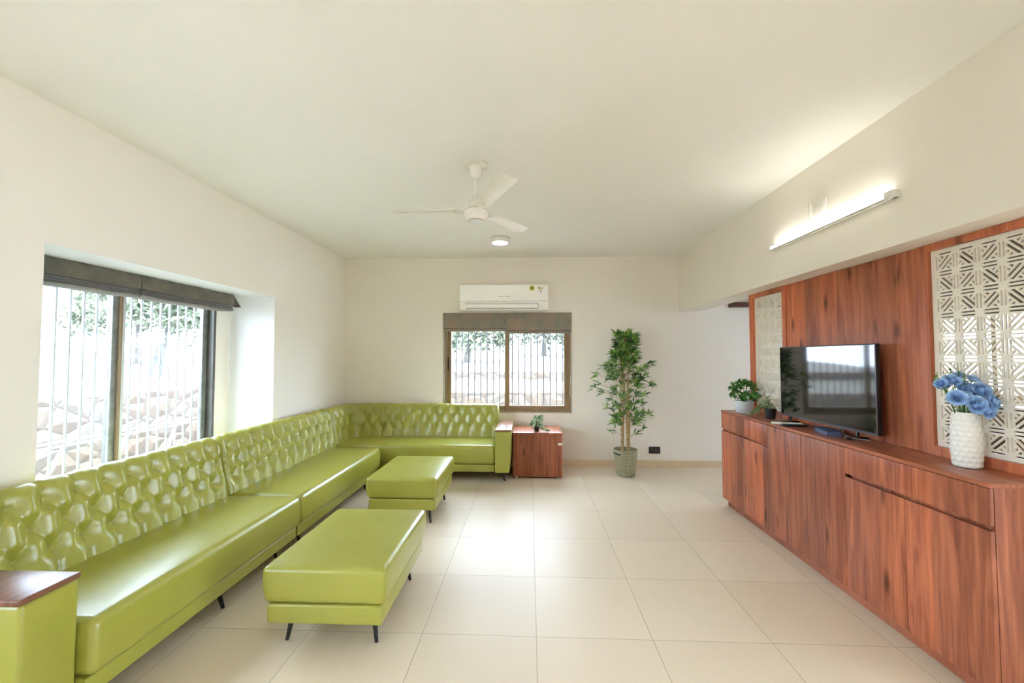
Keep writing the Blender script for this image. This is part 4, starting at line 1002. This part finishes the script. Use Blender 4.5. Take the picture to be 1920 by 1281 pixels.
o = MB().rbox(XR - .06, XR - .02, 3.7, 5.68, 1.93, 2.79, .01, 2, 4).build('roman_blind', M['blind1']); tag(o, 'dark blind seen only through the top of the larger carved screen', 'blind')
o = thing('low_cupboard', 'dark brown cupboard seen only through the bottom of the larger carved screen', 'cupboard', (XR - .25, 4.4, 0))
MB().rbox(XR - .45, XR - .02, 3.3, 5.5, .001, .96, .004, 2).build('body', M['drkwood'], o)
for k in range(3): MB().rbox(XR - .468, XR - .451, 3.32 + k * .72, 4.02 + k * .72, .06, .93, .003, 2).build('door', M['drkwood'], o)
# ------------------------------------------------------------------ outside
g = MB(); g.box(-7.2, XO - .001, -6, YB + 6, -.75, -.55); g.box(XO, 10, YB + .26, 9.6, -.6, -.25)
o = g.build('ground', M['sand'], smooth=False); struct(o)
def terr(name, xs, ys, zf, n=26):
    b = MB(); vs = []; fs = []
    X = np.linspace(*xs, n); Y = np.linspace(*ys, n)
    for x in X:
        for y in Y: vs.append((x, y, zf(x, y) + .05 * math.sin(1.3 * x + .7 * y)))
    for i in range(n - 1):
        for j in range(n - 1): a = i * n + j; fs.append((a, a + n, a + n + 1, a + 1))
    b.add(vs, fs); return struct(b.build(name, M['sand'], smooth=True, angle=180))
terr('ground_terrace', (-40, -7.35), (-10, 22), lambda x, y: .72 + (-7.35 - x) * .055)
terr('ground_terrace', (-7.3, 26), (9.9, 40), lambda x, y: .38 + (y - 9.9) * .03 if y < 13.2 else .96 + (y - 13.2) * .075)
o = MB().box(-7.6, -7.2, -6, 14, -.6, .80).build('stone_wall', M['stone'], smooth=False); tag(o, 'pinkish rubble stone retaining wall outside the big side window', 'stone wall')
o = MB().box(-7.2, 26, 9.5, 9.9, -.5, .66).build('stone_wall', M['stone'], smooth=False); tag(o, 'pale rubble stone wall just outside the back window', 'stone wall')
o = MB().box(-7.2, 26, 13.0, 13.4, .3, 1.0).build('stone_wall', M['stone'], smooth=False); tag(o, 'low grey stone wall higher up the slope, seen through the back window', 'stone wall')
# pipe railing lying in front of the side wall
rl = thing('pipe_railing', 'white painted pipe railing leaning against the stone wall outside the side window', 'railing', (-6.4, 4, -.55))
for z, x in ((.26, -6.75), (.20, -6.72)): MB().tube([(x, -1, z), (x, 9.5, z - .03)], .022, 8).build('rail', M['pipe'], rl)
for i in range(8): y = 1.5 + i * .95; MB().tube([(-6.70, y + .55, .24), (-6.45, y, -.35)], .028, 8).build('strut', M['pipe'], rl)
for i in range(9): MB().tube([(-6.3 + .12 * i, -1 + .3 * i, -.50 + .012 * i), (-6.1 + .1 * i, 9 - .2 * i, -.40 + .02 * (i % 3))], .03, 8).build('loose_pipe', M['pipe'], rl)
def tree(x, y, z, h, r, label, nl=1500, lean=(0, 0), seed=1, crown_low=.35):
    rn = random.Random(seed); t = thing('tree', label, 'tree', (x, y, z), 'trees on the slope outside')
    top = (x + lean[0], y + lean[1], z + h * .62)
    tk = MB(); tk.tube([(x, y, z - .3), (x + lean[0] * .3, y + lean[1] * .3, z + h * .25), top], [.16, .12, .06], 9)
    ends = []
    for k in range(7):
        a = rn.uniform(0, 2 * PI); l = rn.uniform(.5, .95) * r; st = Vector((x, y, z)).lerp(Vector(top), rn.uniform(.45, 1))
        e = st + Vector((math.cos(a) * l, math.sin(a) * l, rn.uniform(.1, .9))); ends.append(e); tk.tube([tuple(st), tuple((st + e) / 2 + Vector((0, 0, .12))), tuple(e)], [.05, .035, .015], 6)
    tk.build('trunk', M['bark'], t)
    b = MB()
    for k in range(nl):
        if rn.random() < .6: c0 = rn.choice(ends); q = c0 + Vector((rn.gauss(0, .33), rn.gauss(0, .33), rn.gauss(0, .28))) * r * .55
        else:
            a = rn.uniform(0, 2 * PI); e = rn.uniform(-.6, 1.4); rr = r * rn.uniform(.5, 1); q = Vector(top) + Vector((math.cos(a) * math.cos(e) * rr, math.sin(a) * math.cos(e) * rr, math.sin(e) * rr * .75))
        if q.z < z + h * crown_low: q.z = z + h * crown_low + rn.uniform(0, .6)
        b.leaf(q, (rn.uniform(-1, 1), rn.uniform(-1, 1), rn.uniform(-.8, .5)), (rn.uniform(-1, 1), rn.uniform(-1, 1), 1), rn.uniform(.14, .30), rn.uniform(.08, .14), .2, 2)
    b.build('foliage', M['tree1'], t, smooth=False, fix=False)
TL = [(-9.8, 2.4, .9, 3.3, 1.5, 'leafy tree with a leaning pale trunk seen at the near edge of the side window', (.2, .6), .12),
      (-11.3, 7.0, 1.0, 3.4, 1.5, 'leafy tree with a pale trunk seen in the near pane of the side window', (-.2, -.5), .12),
      (-10.6, 11.4, .9, 3.3, 1.6, 'leafy tree with a forked pale trunk in the far pane of the side window', (.1, .7), .1),
      (-16.0, 16.5, 1.1, 4.0, 2.2, 'broad tree farther back up the slope in the far pane of the side window', (0, 0), .12),
      (-17.5, 10.2, 1.1, 4.0, 2.2, 'broad low-branched tree far back between the two nearer side window trees', (0, 0), .12),
      (-17.0, 3.4, 1.1, 4.0, 2.2, 'broad tree far back beyond the near edge of the side window', (0, 0), .12),
      (-2.6, 17.0, 1.15, 2.0, 1.6, 'pale green tree beyond the back window, above the sofa side pane', (.3, 0), .15),
      (.7, 20.5, 1.3, 2.3, 1.7, 'pale green tree in the middle of the back window view', (0, 0), .22),
      (3.9, 17.0, 1.15, 2.0, 1.6, 'pale green tree at the bamboo side of the back window view', (0, 0), .2),
      (-6.4, 19.0, 1.2, 2.3, 1.9, 'tree at the far corner of the slope outside the back window', (0, 0), .2)]
for i, (x, y, z, h, r, lab, ln, cl_) in enumerate(TL): tree(x, y, z, h, r, lab, 2600, ln, 20 + i, cl_)
